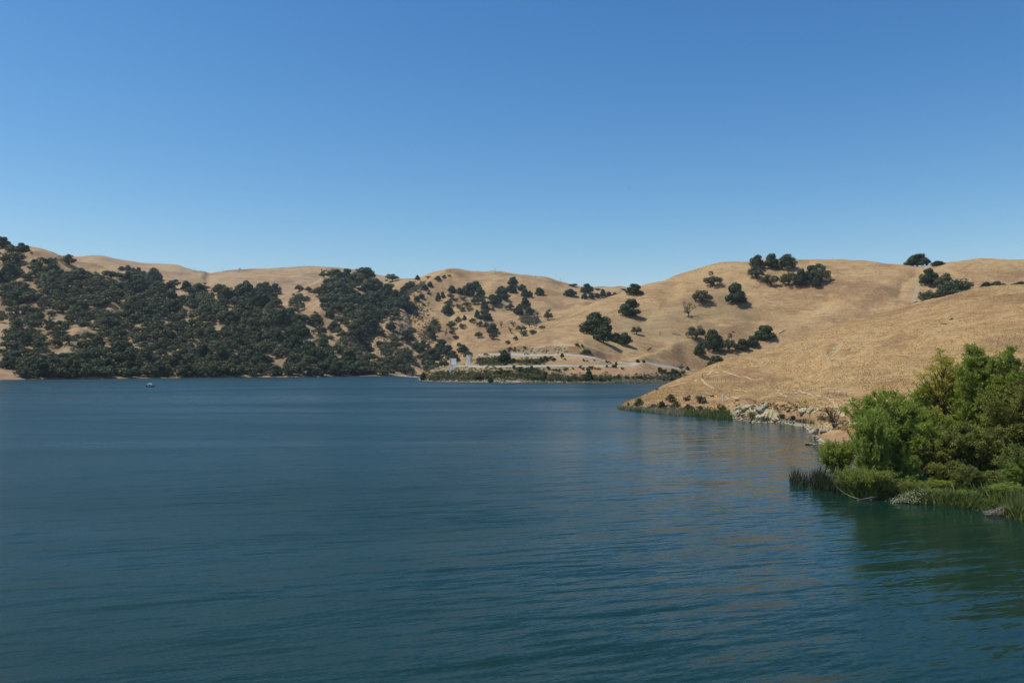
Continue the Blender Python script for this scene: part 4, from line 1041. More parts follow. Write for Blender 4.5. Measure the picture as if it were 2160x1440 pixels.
# dry grass tufts over the near hill
def sheet_samples(sheet, n, x0, x1, tlo, thi, seed):
    """points spread evenly over what the photograph shows of a sheet"""
    r = np.random.default_rng(seed); px, py = proj(sheet.X, sheet.D, sheet.Z)
    nr = px.shape[0]; cols = r.uniform(0, px.shape[1]-1.001, n*3); rows = r.uniform(0, nr-1.001, n*3)
    w = np.abs(np.diff(py, axis=0)); w = np.vstack([w, w[-1:]])
    ci, ri = cols.astype(int), rows.astype(int); keep = r.random(n*3) < w[ri, ci]/np.percentile(w, 90) + 0.15
    keep &= (sheet.tt[ri] >= tlo) & (sheet.tt[ri] <= thi) & (px[ri, ci] > x0) & (px[ri, ci] < x1)
    cols, rows, ci, ri = cols[keep], rows[keep], ci[keep], ri[keep]; fc, fr = cols-ci, rows-ri
    def bl(A): return (A[ri,ci]*(1-fc)+A[ri,ci+1]*fc)*(1-fr) + (A[ri+1,ci]*(1-fc)+A[ri+1,ci+1]*fc)*fr
    return np.stack([bl(sheet.X), bl(sheet.D), bl(sheet.Z)], 1)[:n], bl(sheet.tint[..., 0])[:n]
pts, _ = sheet_samples(near, 110000, 1290, 2400, 1.0, 3.05, 4)
den = fbm(pts[:,0]/6, pts[:,1]/6, 70, 3)*1.2 + fbm(pts[:,0]/25, pts[:,1]/25, 71, 2)
pts = pts[(den > -0.35) & (pts[:,2] > 0.6)]; r4 = np.random.default_rng(4)
blades('dry_grass', pts - np.array([0,0,0.05]), 0.12 + 0.22*r4.random(len(pts)), 0.16 + 0.16*r4.random(len(pts)), M['dry_straw'], 0.5, 4, 'dry golden grass tufts all over the near hill', 'grass')

# reeds along the near point
def reeds(name, poly, n, spread, hr, wid, mat, label, seed, depth=3.0, lean=0.12):
    r = random.Random(seed); B = []; H = []
    for i in range(n):
        t = r.uniform(0, len(poly)-1); k = min(int(t), len(poly)-2); f = t-k
        x = poly[k][0]*(1-f)+poly[k+1][0]*f + r.gauss(0, 2); y = poly[k][1]*(1-f)+poly[k+1][1]*f + r.uniform(-spread, spread)
        q = on_water(x, y); g = ground(q.x, q.y, [near, bank, right])
        B.append((q.x, q.y, max(-0.1, min(g, 0.8)) if g > -0.3 else -0.1)); H.append(r.uniform(*hr)*(0.75+0.5*float(vnoise(np.array(x/9.), np.array(y/9.), 5))))
    return blades(name, B, np.array(H), np.full(n, wid), mat, lean, seed, label, 'reeds')
reeds('reeds', [(1440, 873.5), (1490, 878), (1530, 882), (1542, 883)], 3000, 2.4, (0.6, 1.4), 0.10, M['reed'], 'green reeds along the waterline of the near point', 21)
reeds('reeds', [(1306, 861), (1340, 865), (1400, 871), (1445, 875)], 2400, 2.0, (0.6, 1.5), 0.10, M['reed_dry'], 'pale dry reeds at the tip of the near point', 22)
reeds('reeds', [(1306, 861.5), (1350, 867), (1450, 875)], 1400, 1.5, (0.6, 1.2), 0.10, M['reed'], 'short green reeds round the tip of the near point', 24)
reeds('reeds', [(1280, 807), (1345, 807.3), (1395, 806.5)], 1500, 0.6, (1.5, 3.0), 0.35, M['reed_dry'], 'pale dry reeds at the waterline of the far cove', 23)
reeds('reeds', [(1100, 807.4), (1200, 807.8), (1290, 808)], 900, 0.3, (0.8, 1.6), 0.35, M['reed_dry'], 'thin line of dry reeds under the promontory shrubs', 25)

# pale rocks of the small cliffs
def rock_mesh(name, seed, mat, cuts=20):
    import bmesh
    bm = bmesh.new(); bmesh.ops.create_icosphere(bm, subdivisions=4, radius=1.0); r = random.Random(seed)
    pl = []
    for _ in range(cuts):
        n = Vector((r.gauss(0,1), r.gauss(0,1), r.gauss(0,.8))).normalized(); pl.append((n, r.uniform(0.55, 0.9)))
    for v in bm.verts:
        for n, d in pl:
            k = v.co.dot(n)
            if k > d: v.co -= n*(k-d)
    co = np.array([v.co[:] for v in bm.verts])
    nz = fbm(co[:,0]*2.2+co[:,2]*1.7+seed, co[:,1]*2.2-co[:,2]*1.3, seed, 5, 0.6)
    for v, k in zip(bm.verts, nz): v.co += v.co.normalized()*k*0.42
    me = bpy.data.meshes.new(name); bm.to_mesh(me); bm.free(); me.materials.append(mat); me.update(); return me
RM = [rock_mesh('rock', s, M['rock']) for s in (1, 2, 3, 4)]; RG = [rock_mesh('rock_grey', s, M['rock_grey']) for s in (5, 6)]
for x, y, w, h, g, lab in [
    (1553, 876, 20, 26, 0, 'cream rock at the left end of the small cliff'), (1566, 868, 24, 24, 0, 'cream rock behind the slender green bush'), (1578, 860, 22, 12, 0, 'low cream rock topping the cliff by the reddish soil'),
    (1613, 861, 34, 20, 1, 'whitish grey rock slab crowning the cliff'), (1606, 880, 26, 20, 0, 'cream boulder at the foot of the whitish slab'), (1622, 882, 30, 24, 0, 'biggest cream boulder at the water under the slab'),
    (1638, 885, 24, 16, 0, 'cream rock at the water right of the biggest boulder'), (1655, 890, 22, 8, 1, 'low grey rock on the shore right of the cliff'), (1670, 891, 16, 6, 1, 'flat grey rock on the shore before the dark bush'),
    (1697, 868, 28, 18, 0, 'cream rock face of the second small cliff'), (1716, 868, 26, 16, 0, 'right hand cream rock of the second small cliff'), (1731, 866, 16, 9, 0, 'small cream rock ending the second cliff'),
    (1727, 908, 26, 16, 1, 'grey layered rock at the small headland'), (1744, 909, 26, 12, 1, 'grey rock beside the small green bush at the headland'), (1757, 906, 16, 9, 1, 'small grey rock right end of the headland rocks'),
    (1726, 919, 18, 4, 1, 'flat grey slab at the waterline of the headland'), (1740, 934, 30, 8, 0, 'low pinkish rock shelf by the willow bush'), (1712, 937, 26, 4, 0, 'flat cream spit reaching into the lake'),
    (1762, 738, 8, 10, 0, 'upper pale rock of the scar on the near slope'), (1756, 746, 10, 8, 0, 'lower pale rock of the scar on the near slope'), (1896, 705, 5, 3, 0, 'small white stone on the open near slope'), (1798, 842, 10, 4, 0, 'small pale rock beside the trail'),
    (1695, 832, 9, 3, 0, 'left pale stone beside the trail'), (1712, 834, 9, 3, 0, 'middle pale stone beside the trail')]:
    p = hit(x, min(y, 936), NR) or on_water(x, y); s = p.y/FOC
    o = link('rock', random.choice(RG if g else RM), loc=(p.x, p.y + w*s*0.2, p.z - h*s*0.02), rot=(random.uniform(-.25,.25), random.uniform(-.25,.25), random.uniform(0, 6.28)), scale=(w*s*0.6, w*s*0.55, h*s*0.58))
    tag(o, lab, 'rock', 'pale rocks on the near hill')
# rubble along the shores
def rubble(name, poly, n, size, sheets, seed, label):
    r = random.Random(seed); V = []; F = []; b = 0
    ico = [(0,0,1),(.89,0,.45),(.28,.85,.45),(-.72,.53,.45),(-.72,-.53,.45),(.28,-.85,.45),(.72,.53,-.45),(-.28,.85,-.45),(-.89,0,-.45),(-.28,-.85,-.45),(.72,-.53,-.45),(0,0,-1)]
    fi = [(0,1,2),(0,2,3),(0,3,4),(0,4,5),(0,5,1),(1,6,2),(2,7,3),(3,8,4),(4,9,5),(5,10,1),(2,6,7),(3,7,8),(4,8,9),(5,9,10),(1,10,6),(6,11,7),(7,11,8),(8,11,9),(9,11,10),(10,11,6)]
    for i in range(n):
        t = r.uniform(0, len(poly)-1); k = min(int(t), len(poly)-2); f = t-k
        x = poly[k][0]*(1-f)+poly[k+1][0]*f + r.uniform(-2, 2); y = poly[k][1]*(1-f)+poly[k+1][1]*f
        y += r.uniform(-1, 0.2)*(poly[k][2]*(1-f)+poly[k+1][2]*f)
        p = hit(x, y, sheets) or on_water(x, y); s = r.uniform(*size)
        sx, sy, sz = s*r.uniform(.7,1.4), s*r.uniform(.7,1.3), s*r.uniform(.4,.9)
        V += [(p.x+a*sx*r.uniform(.8,1.2), p.y+c*sy*r.uniform(.8,1.2), p.z+d*sz*r.uniform(.8,1.2)) for a, c, d in ico]; F += [(i0+b, i1+b, i2+b) for i0, i1, i2 in fi]; b += 12
    return tag(link(name, mesh_np(name, np.array(V), np.array(F), None, mats=[M['rock'], M['rock_grey'], M['rock_wet']], midx=np.repeat(np.random.default_rng(seed).integers(0, 3, n), 20))), label, 'rocks', kind='stuff')
rubble('rubble', [(1545, 884, 14), (1600, 888, 20), (1640, 890, 10), (1700, 900, 5), (1716, 914, 8), (1735, 936, 6)], 900, (0.07, 0.42), NR, 3, 'broken pale stones along the near shore')
rubble('rubble', [(890, 803.5, 4), (960, 805.5, 5), (1060, 807, 3), (1200, 807.5, 1)], 420, (0.25, 0.8), R, 4, 'broken pale stones at the foot of the promontory')
rubble('rubble', [(1330, 858, 8), (1350, 862, 8), (1400, 864, 3)], 120, (0.15, 0.5), NR, 5, 'pale stones at the tip of the near point')
rubble('rubble', [(1640, 826, 4), (1720, 836, 3), (1760, 846, 4)], 70, (0.1, 0.35), NR, 6, 'pale stones strewn along the trail')
rubble('rubble', [(1100, 745, 12), (1150, 746, 16), (1195, 745, 20)], 60, (0.3, 1.0), R, 8, 'pale broken rock on the road cut')

# wire fence crossing the near slope
fpts = [(1484, 800), (1505, 803), (1530, 806), (1560, 808), (1600, 811), (1640, 820), (1680, 826), (1720, 826), (1760, 832), (1800, 840)]
fen = link('wire_fence', None, loc=hit(1484, 800, NR)); tag(fen, 'old wire fence of thin posts crossing the near slope', 'fence')
pm = MB(); pm.tube([(0,0,-0.3),(0,0,1.25)], 0.045, 5); post_me = bpy.data.meshes.new('post'); post_me.from_pydata(pm.v, [], pm.f); post_me.materials.append(M['wood_pole'])
tops = []
for (x0, y0), (x1, y1) in zip(fpts[:-1], fpts[1:]):
    for i in range(3):
        q = hit(x0+(x1-x0)*i/3, y0+(y1-y0)*i/3, NR)
        link('post', post_me, fen, loc=q - fen.location, rot=(random.uniform(-.08,.08), random.uniform(-.08,.08), 0)); tops.append(q - fen.location)
wb = MB()
for hh in (0.5, 0.9, 1.25): wb.tube([t + Vector((0, 0, hh)) for t in tops], 0.012, 3)
wb.build('wire', M['wood_pole'], fen)
q = hit(1489, 799, NR); gt = MB()
gt.tube([(-1.2,0,-.2),(-1.2,0,1.7)], .09, 5).tube([(1.0,0,-.2),(1.0,0,1.3)], .07, 5)
g0 = link('cattle_gate', None, loc=q); tag(g0, 'small dark gate where the trail meets the wire fence', 'gate'); gt.build('gate_post', M['wood_pole'], g0)
for k in range(3): MB().tube([(-1.1,0,.35+.4*k),(1.0,0,.35+.4*k)], .04, 5).build('rail', M['wood_pole'], g0)
q = hit(1525, 847, NR); tag(MB().box(-.16,.16,-.12,.12,-.4,2.0).build('marker_post', M['white'], loc=q), 'white marker post on the shore above the green reeds', 'post')

# ------------------------------------------------------------------ intake structure on the promontory
d0 = sd(955) + 45
def px_m(px): return px * d0 / FOC
o = at(955, 773.5, d0); intake = link('concrete_panel', None, loc=o, rot=(0, 0, -0.42))
tag(intake, 'grey square concrete panel with bright side fin at the promontory end', 'structure')
def bev(ob, w=0.05):
    m = ob.modifiers.new('bevel', 'BEVEL'); m.width = w; m.segments = 2; return ob
L_x, R_x = px_m(-7), px_m(8)
bev(MB().box(L_x+0.35, R_x, 0, 0.55, -0.6, px_m(17.5)).build('wall', M['concrete'], intake))
bev(MB().box(L_x, L_x+0.34, -0.5, 1.2, -2.5, px_m(18.2)).build('side_fin', M['concrete'], intake))
for i in range(3): bev(MB().box(L_x+0.6+i*1.9, L_x+0.72+i*1.9, -0.06, -0.003, 0.2, px_m(17)).build('formwork_rib', M['concrete'], intake), 0.02)
bev(MB().box(L_x+0.35, R_x+0.1, -0.1, 0.65, px_m(17.5)+.003, px_m(17.5)+0.18).build('coping', M['concrete'], intake))
o = o + Vector((0, 0, 0.55)); par = link('parapet_wall', None, loc=o); tag(par, 'long white parapet along the deck under the panel and tower', 'wall')
n = 9; x0 = L_x; x1 = px_m(56)
for i in range(n):
    xa = x0 + 0.4 + (x1-x0-0.4)*i/n; xb = x0 + 0.4 + (x1-x0-0.4)*(i+1)/n - 0.04
    bev(MB().box(xa, xb, -2.7, -2.5, -0.2, 1.25).build('panel', M['whitewall'], par), 0.02)
MB().box(x0+0.3, x1, -2.75, -2.45, 1.253, 1.33).build('coping', M['white'], par)
dk = link('deck', None, loc=o); tag(dk, 'flat concrete deck behind the white parapet', 'deck')
bev(MB().box(x0, x1+2, -2.44, 3.5, -0.9, -0.25).build('slab', M['concrete'], dk))
MB().prism([(x0-4.2, -3.2), (x0, -0.9), (x0+3, -0.9), (x0+3, -1.3), (x0, -1.5), (x0-4.2, -3.8)], -2.4, -1.6).build('strut', M['concrete'], dk)
o2 = at(990.5, 773.5, d0); tow = link('intake_tower', None, loc=o2, rot=(0, 0, -0.30)); tag(tow, 'tall rounded concrete tower standing on the deck beside the panel', 'tower')
prof = []
hw = px_m(5.6)
for k in range(13):
    a = -math.pi/2 + math.pi*k/12; prof.append((hw*0.25 + hw*0.75*math.cos(a), 1.6*math.sin(a)))
vs = [(-hw, -1.6), (-hw*.2, -1.6)] + [(x, y) for x, y in prof[1:-1]] + [(-hw*.2, 1.6), (-hw, 1.6)]
hT = px_m(24.5); nn = len(vs)
mb = MB(); mb.add([(x, y, -0.6) for x, y in vs] + [(x, y, hT) for x, y in vs], [tuple(range(nn))[::-1], tuple(range(nn, 2*nn))] + [(i, (i+1) % nn, (i+1) % nn + nn, i+nn) for i in range(nn)])
bev(mb.build('shaft', M['concrete'], tow), 0.04)
mb = MB(); mb.add([(x*1.05, y*1.05, hT+.003) for x, y in vs] + [(x*1.05, y*1.05, hT+0.22) for x, y in vs], [tuple(range(nn))[::-1], tuple(range(nn, 2*nn))] + [(i, (i+1) % nn, (i+1) % nn + nn, i+nn) for i in range(nn)])
mb.build('cap', M['concrete'], tow)
bev(MB().box(-hw*0.9, -hw*0.1, -1.66, -1.603, 0.2, hT-0.4).build('face_panel', M['concrete'], tow), 0.02)
q = hit(928, 777, R) or at(928, 777, d0)
bev(tag(MB().box(-px_m(11), px_m(12), -0.3, 0.1, -0.5, 0.75).build('low_wall', M['concrete'], loc=q), 'short pale concrete wall at the far left of the promontory top', 'wall'))
# small blue plastic scraps hanging down the bank
for k, (x, y, w, h, l) in enumerate([(951, 781, 4, 3, 'upper'), (949.5, 787, 4, 6, 'middle'), (951, 790, 3, 3, 'lower')]):
    q = hit(x, y, R); s = q.y/FOC; vs = []; fs = []
    for j in range(5):
        for i in range(4): vs.append(((i/3-.5)*w*s + 0.2*math.sin(j*2.1+k), (j/4-.5)*1.6 + .1*i, (j/4)*h*s*1.0 + 0.35 + 0.12*math.sin(i*3+j)))
    for j in range(4):
        for i in range(3): b = j*4+i; fs.append((b, b+1, b+5, b+4))
    o_ = MB(); o_.add(vs, fs); ob = o_.build('plastic_sheet', M['blue_tarp'], loc=q); md = ob.modifiers.new('thick', 'SOLIDIFY'); md.thickness = 0.05
    tag(ob, f'{l} blue plastic scrap on the bank below the concrete panel', 'plastic sheet', 'blue scraps on the bank')

# ------------------------------------------------------------------ vehicles on the upper road
def car(px, py, label, paint, rot=0.0, truck=False):
    q = hit(px, py, R); c = link('pickup_truck' if truck else 'parked_car', None, loc=q + Vector((0, 0, 0.2)), rot=(0, 0, rot)); tag(c, label, 'pickup' if truck else 'car')
    body = [(-2.3, .42), (-2.35, .85), (-1.5 if not truck else -0.5, .98), (1.05, .98), (2.2, .85), (2.3, .5), (2.2, .38)]
    bev(MB().prism(body, -.88, .88).build('body', paint, c), 0.08)
    cab = [(-1.6, .985), (-1.2, 1.48), (.4, 1.5), (1.0, .985)] if not truck else [(-0.5, .985), (-.35, 1.75), (.7, 1.75), (1.3, .985)]
    bev(MB().prism(cab, -.74, .74).build('window', M['glass'], c), 0.04)
    rf = [(x*0.9+.0, z) for x, z in ((cab[1][0], cab[1][1]+.003), (cab[1][0], cab[1][1]+.06), (cab[2][0], cab[2][1]+.06), (cab[2][0], cab[2][1]+.003))]
    MB().prism(rf, -.72, .72).build('roof', paint, c)
    for x in (-1.45, 1.45):
        for y in (-.82, .82):
            MB().tube([(x, y-.1, .34), (x, y+.1, .34)], .34, 12).build('wheel', M['rubber'], c)
car(1110, 747.6, 'white pickup parked on the upper road under the rock cut', M['white'], 0.1, True)
car(1025, 749.0, 'dark car with light roof at the left end of upper road', M['dark'], 0.05)

# ------------------------------------------------------------------ people
def person(parent_or_none, loc, label, shirt, legs, pose='stand', rot=0.0, hat=None):
    o = link('person', None, loc=loc, rot=(0, 0, rot)); tag(o, label, 'person')
    if pose == 'stand':
        J = {'pelvis': (0,0,.95), 'chest': (0,0,1.3), 'neck': (0,0,1.48), 'head': (0,-.02,1.62), 'top': (0,-.02,1.74), 'kl': (-.11,-.04,.5), 'fl': (-.13,0,.06), 'kr': (.11,-.1,.5), 'fr': (.13,-.08,.06), 'tl': (-.13,-.18,.03), 'tr': (.13,-.26,.03),
             'sl': (-.19,0,1.42), 'el': (-.25,0,1.14), 'hl': (-.22,-.14,.9), 'sr': (.19,0,1.42), 'er': (.26,0,1.14), 'hr': (.23,-.14,.9)}
    else:
        J = {'pelvis': (0,0,.5), 'chest': (0,-.06,.85), 'neck': (0,-.08,1.03), 'head': (0,-.11,1.17), 'top': (0,-.11,1.29), 'kl': (-.12,-.42,.52), 'fl': (-.13,-.44,.08), 'kr': (.12,-.42,.52), 'fr': (.13,-.44,.08), 'tl': (-.13,-.6,.05), 'tr': (.13,-.6,.05),
             'sl': (-.19,-.06,.97), 'el': (-.25,-.12,.72), 'hl': (-.14,-.36,.72), 'sr': (.19,-.06,.97), 'er': (.25,-.12,.72), 'hr': (.14,-.36,.72)}
    names = list(J); E = [('pelvis','chest'),('chest','neck'),('neck','head'),('head','top'),('pelvis','kl'),('kl','fl'),('fl','tl'),('pelvis','kr'),('kr','fr'),('fr','tr'),('neck','sl'),('sl','el'),('el','hl'),('neck','sr'),('sr','er'),('er','hr')]
    rad = {'pelvis': .15, 'chest': .16, 'neck': .065, 'head': .105, 'top': .07, 'kl': .07, 'kr': .07, 'fl': .045, 'fr': .045, 'tl': .035, 'tr': .035, 'sl': .07, 'sr': .07, 'el': .05, 'er': .05, 'hl': .04, 'hr': .04}
    me = bpy.data.meshes.new('body'); me.from_pydata([J[n] for n in names], [(names.index(a), names.index(b)) for a, b in E], [])
    me.materials.append(shirt); b = link('body', me, o)
    b.modifiers.new('skin', 'SKIN'); b.modifiers.new('smooth', 'SUBSURF').levels = 1; b.modifiers['smooth'].render_levels = 1
    if not me.skin_vertices:
        pass
    for i, n in enumerate(names):
        if me.skin_vertices: me.skin_vertices[0].data[i].radius = (rad[n], rad[n]*.85)
    if me.skin_vertices: me.skin_vertices[0].data[0].use_root = True
    # head, trousers
    h = Vector(J['head']); rings = [(-.12,.05),(-.07,.085),(0,.1),(.07,.095),(.12,.05)]
    MB().tube([h + Vector((0,0,z+.02)) for z, _ in rings], [r*1.08 for _, r in rings], 10).build('head', M['skin'], o, smooth=True)
    t = MB(); 
    for k, f in (('kl','fl'),('kr','fr')): t.tube([Vector(J['pelvis'])+Vector((-.08 if k=='kl' else .08,0,0)), J[k], J[f]], [.12,.09,.07], 8)
    t.build('trousers', legs, o, smooth=True)
    if hat: MB().tube([h+Vector((0,0,.06)), h+Vector((0,0,.09)), h+Vector((0,0,.1)), h+Vector((0,0,.19))], [.17,.17,.11,.08], 10).build('hat', hat, o, smooth=True)
    return o
def ensure_skin(me): pass

# ------------------------------------------------------------------ boats
def hull(mb, L, W, H, z0):
    secs = []
    for i in range(9):
        t = i/8; x = (t-.5)*L; w = W/2*(1-abs(2*t-1)**3.2*0.55) if t < .5 else W/2*(1-(2*t-1)**2.2*0.93)
        lift = 0.35*H*max(0, 2*t-1)**2
        secs.append([(x, -w, z0+H+lift), (x, -w*.85, z0+.25*H+lift), (x, -w*.3, z0+lift*.8), (x, w*.3, z0+lift*.8), (x, w*.85, z0+.25*H+lift), (x, w, z0+H+lift)])
    vs = [p for s_ in secs for p in s_]; fs = [(i*6+k, i*6+k+1, (i+1)*6+k+1, (i+1)*6+k) for i in range(8) for k in range(5)] + [tuple(range(6)), tuple(48+k for k in range(5, -1, -1))]
    mb.add(vs, fs); mb.add([(s_[0][0], s_[0][1], z0+H*.55) for s_ in secs] + [(s_[5][0], s_[5][1], z0+H*.55) for s_ in secs], [(i, i+1, i+10, i+9) for i in range(8)])
q = on_water(318, 816); bt = link('motor_boat', None, loc=q, rot=(0, 0, 0.1)); tag(bt, 'small motor boat with cream sun canopy out on the open lake', 'boat')
mb = MB(); hull(mb, 4.9, 1.9, .62, -.12); mb.build('hull', M['dark'], bt, smooth=False)
mb = MB(); mb.box(-1.2, .7, -.75, .75, .48, .62); bev(mb.build('seat', M['white'], bt))
mb = MB()
for j in range(7):
    for i in range(5):
        x = -1.6+j*.42; y = -.95+i*.475; mb.v.append((x, y, 2.05 - .05*(j-3)**2*.5 - .06*(i-2)**2))
mb.f = [(j*5+i, (j+1)*5+i, (j+1)*5+i+1, j*5+i+1) for j in range(6) for i in range(4)]; mb.m = [0]*len(mb.f)
cv = mb.build('canopy', M['tan_canvas'], bt, smooth=True); cv.modifiers.new('t', 'SOLIDIFY').thickness = .08
for x in (-1.4, .8):
    for y in (-.88, .88): MB().tube([(x*.8, y, .45), (x, y, 1.84)], .03, 6).build('canopy_pole', M['alu'], bt)
mb = MB(); mb.box(-2.75, -2.35, -.2, .2, .35, .95).box(-2.65, -2.5, -.06, .06, -.3, .35); bev(mb.build('outboard_motor', M['dark'], bt))
bev(MB().prism([(.9, .5), (1.15, 1.05), (1.3, 1.05), (1.5, .5)], -.6, .6).build('windscreen', M['glass'], bt))
rb = bt.matrix_basis
person(None, q + Vector((-.75, -.1, .30)), 'person in dark blue standing under the cream boat canopy', M['blue_cloth'], M['dark_cloth'], 'stand', 1.2)
person(None, q + Vector((1.35, .1, .22)), 'person in pale shirt sitting in the bow of the canopy boat', M['pale_cloth'], M['pale_cloth'], 'sit', -1.4)
q = on_water(1242, 808.2); fb = link('fishing_boat', None, loc=q, rot=(0, 0, -.05)); tag(fb, 'low grey fishing boat close to the promontory shrubs', 'boat')
mb = MB(); hull(mb, 4.6, 1.6, .55, -.1); mb.build('hull', M['alu'], fb)
for x in (-1, .3): bev(MB().box(x-.18, x+.18, -.7, .7, .35, .45).build('bench', M['wood_pole'], fb), .02)
mb = MB(); mb.box(-2.5, -2.15, -.17, .17, .3, .85).box(-2.4, -2.25, -.05, .05, -.3, .3); bev(mb.build('outboard_motor', M['dark'], fb))
person(None, q + Vector((-1.0, 0, .02)), 'person in pale shirt on the left seat of the grey fishing boat', M['pale_cloth'], M['dark_cloth'], 'sit', 0.3, M['white'])
person(None, q + Vector((.4, 0, .02)), 'person in white hat on the right seat of the grey fishing boat', M['pale_cloth'], M['dark_cloth'], 'sit', -0.3, M['white'])
# floating boom between the far shore and the promontory
A0, B0 = on_water(826, 791.4), on_water(886, 796.2)
bm_ = link('floating_boom', None, loc=A0); tag(bm_, 'faded orange and white float line closing the inlet beside the promontory', 'buoy line')
fm = MB(); fm.tube([(-1.6,0,.12),(-1.4,0,.12),(1.4,0,.12),(1.6,0,.12)], [.15,.42,.42,.15], 8); f_me = bpy.data.meshes.new('float'); f_me.from_pydata(fm.v, [], fm.f); f_me.materials.append(M['orange']); f_me2 = f_me.copy(); f_me2.materials[0] = M['white']
Lb = (B0-A0); nb = 64; ang = math.atan2(Lb.y, Lb.x)
for i in range(nb):
    t = i/(nb-1); pp = Lb*t + Vector((0, math.sin(t*3.14)*-6, 0)); link('float', f_me2 if i % 9 == 0 else f_me, bm_, loc=pp, rot=(0, 0, ang))
MB().tube([Lb*t/30 + Vector((0, math.sin(t/30*3.14)*-6, .1)) for t in range(31)], .08, 4).build('cable', M['dark'], bm_)
for t in (0.0, .24, .56, .86):
    k = MB().tube([(0,0,0),(0,0,.9),(0,0,1.5)], [.55,.5,.15], 10).build('marker_float', M['white'], bm_, loc=Lb*t + Vector((0, math.sin(t*3.14)*-6, 0)), smooth=True)

# ------------------------------------------------------------------ power poles on the skylines
def pole(px, py, hpx, label, sheet):
    q = sheet.hit(px, py) or sheet.crest(px); s = q.y/FOC; h = hpx*s
    o = link('power_pole', None, loc=q - Vector((0,0,.5))); tag(o, label, 'pole', 'power poles on the skyline')
    MB().tube([(0,0,0),(0,0,h+.5)], [.32,.22], 6).build('shaft', M['wood_pole'], o)
    MB().box(-1.4, 1.4, -.12, .12, h-1.2, h-.95).build('crossarm', M['wood_pole'], o)
for a in [(411, 569, 7, 'power pole on the far ridge left of the dip', far), (470, 569, 9, 'power pole on the far ridge right of the dip', far), (642, 561, 3, 'short pole on top of the far grassy ridge', far),
          (1045, 576, 10, 'power pole on the top of the centre hill', centre), (990, 580, 9, 'power pole just below the centre hill top', centre), (935, 590, 8, 'power pole among small oaks left of the centre top', centre),
          (1130, 587, 7, 'power pole on the right shoulder of the centre hill', centre), (1182, 597, 11, 'power pole where the centre skyline drops to the saddle', centre), (1241, 608, 9, 'power pole above the saddle skyline trees', centre)]:
    pole(*a)

# fallen timber and dead wood on the right hill
def log(pts, r, label, sheet, mat='deadwood'):
    P = [sheet.hit(x, y) for x, y in pts]; o = P[0]
    mb = MB(); mb.tube([p - o + Vector((0,0,.35)) for p in P], r, 7)
    a, b = P[0]-o, P[-1]-o
    for k in range(4):
        t = random.uniform(.2,.9); c = a.lerp(b, t) + Vector((0,0,.4)); mb.tube([c, c + Vector((random.uniform(-1.5,1.5), random.uniform(-1,1), random.uniform(.6,1.8)))], [.12,.04], 5)
    tag(mb.build('fallen_log', M[mat], loc=o), label, 'log')
log([(1417, 703), (1425, 705), (1437, 708)], [.38,.34,.2], 'bleached fallen log on dry grass left of the pale domed oak', right)
log([(1543, 700), (1548, 701), (1552, 703)], [.35,.3,.2], 'dark fallen log above the right oak of the low pair', right, 'bark')
log([(1643, 704), (1650, 701), (1656, 697)], [.45,.4,.2], 'dark fallen timber on the fold right of the spreading oak', right, 'bark')
log([(1366, 739), (1371, 735), (1375, 732)], [.3,.25,.12], 'thin fallen branch in the hollow above the road fork', right, 'bark')
q = right.hit(1394, 708); mb = MB(); rr = random.Random(3); limb(mb, (0,0,-.5), (-1.5,0,4), .3,.12, rr); limb(mb, (-.8,0,2), (.6,0,4), .14,.05, rr)
tag(mb.build('dead_stump', M['bark'], loc=q), 'slender dead stump standing alone between the small oak and log', 'stump')

# people on the track saddle and the soaring bird
q = right.hit(1957, 566) or right.crest(1957)
person(None, q + Vector((-.6,0,.2)), 'walker in red on the track at the saddle, left of two', M['red_cloth'], M['dark_cloth'], 'stand', .4)
person(None, q + Vector((.7,.6,.2)), 'walker in pale clothes on the track at the saddle, right of two', M['pale_cloth'], M['dark_cloth'], 'stand', -.3)
bl = at(1327.5, 398, 420); bird = link('bird', None, loc=bl, rot=(0.2, 0.5, 0.5)); tag(bird, 'dark soaring bird alone in the blue sky', 'bird')
MB().tube([(0,-.35,0),(0,-.2,0),(0,.1,0),(0,.35,0)], [.03,.09,.08,.03], 8).build('body', M['dark'], bird, smooth=True)
for sgn in (-1, 1):
    w = MB(); w.add([(0,-.12,.02),(sgn*.35,-.2,.12),(sgn*.8,-.05,.16),(sgn*.75,.08,.15),(sgn*.35,.12,.11),(0,.12,.02)], [(0,1,4,5),(1,2,3,4)]); ob = w.build('wing', M['dark'], bird); ob.modifiers.new('t', 'SOLIDIFY').thickness = .02
tl = MB(); tl.add([(0,.25,0),(-.12,.55,0),(.12,.55,0)], [(0,1,2)]); ob = tl.build('tail', M['dark'], bird); ob.modifiers.new('t', 'SOLIDIFY').thickness = .02

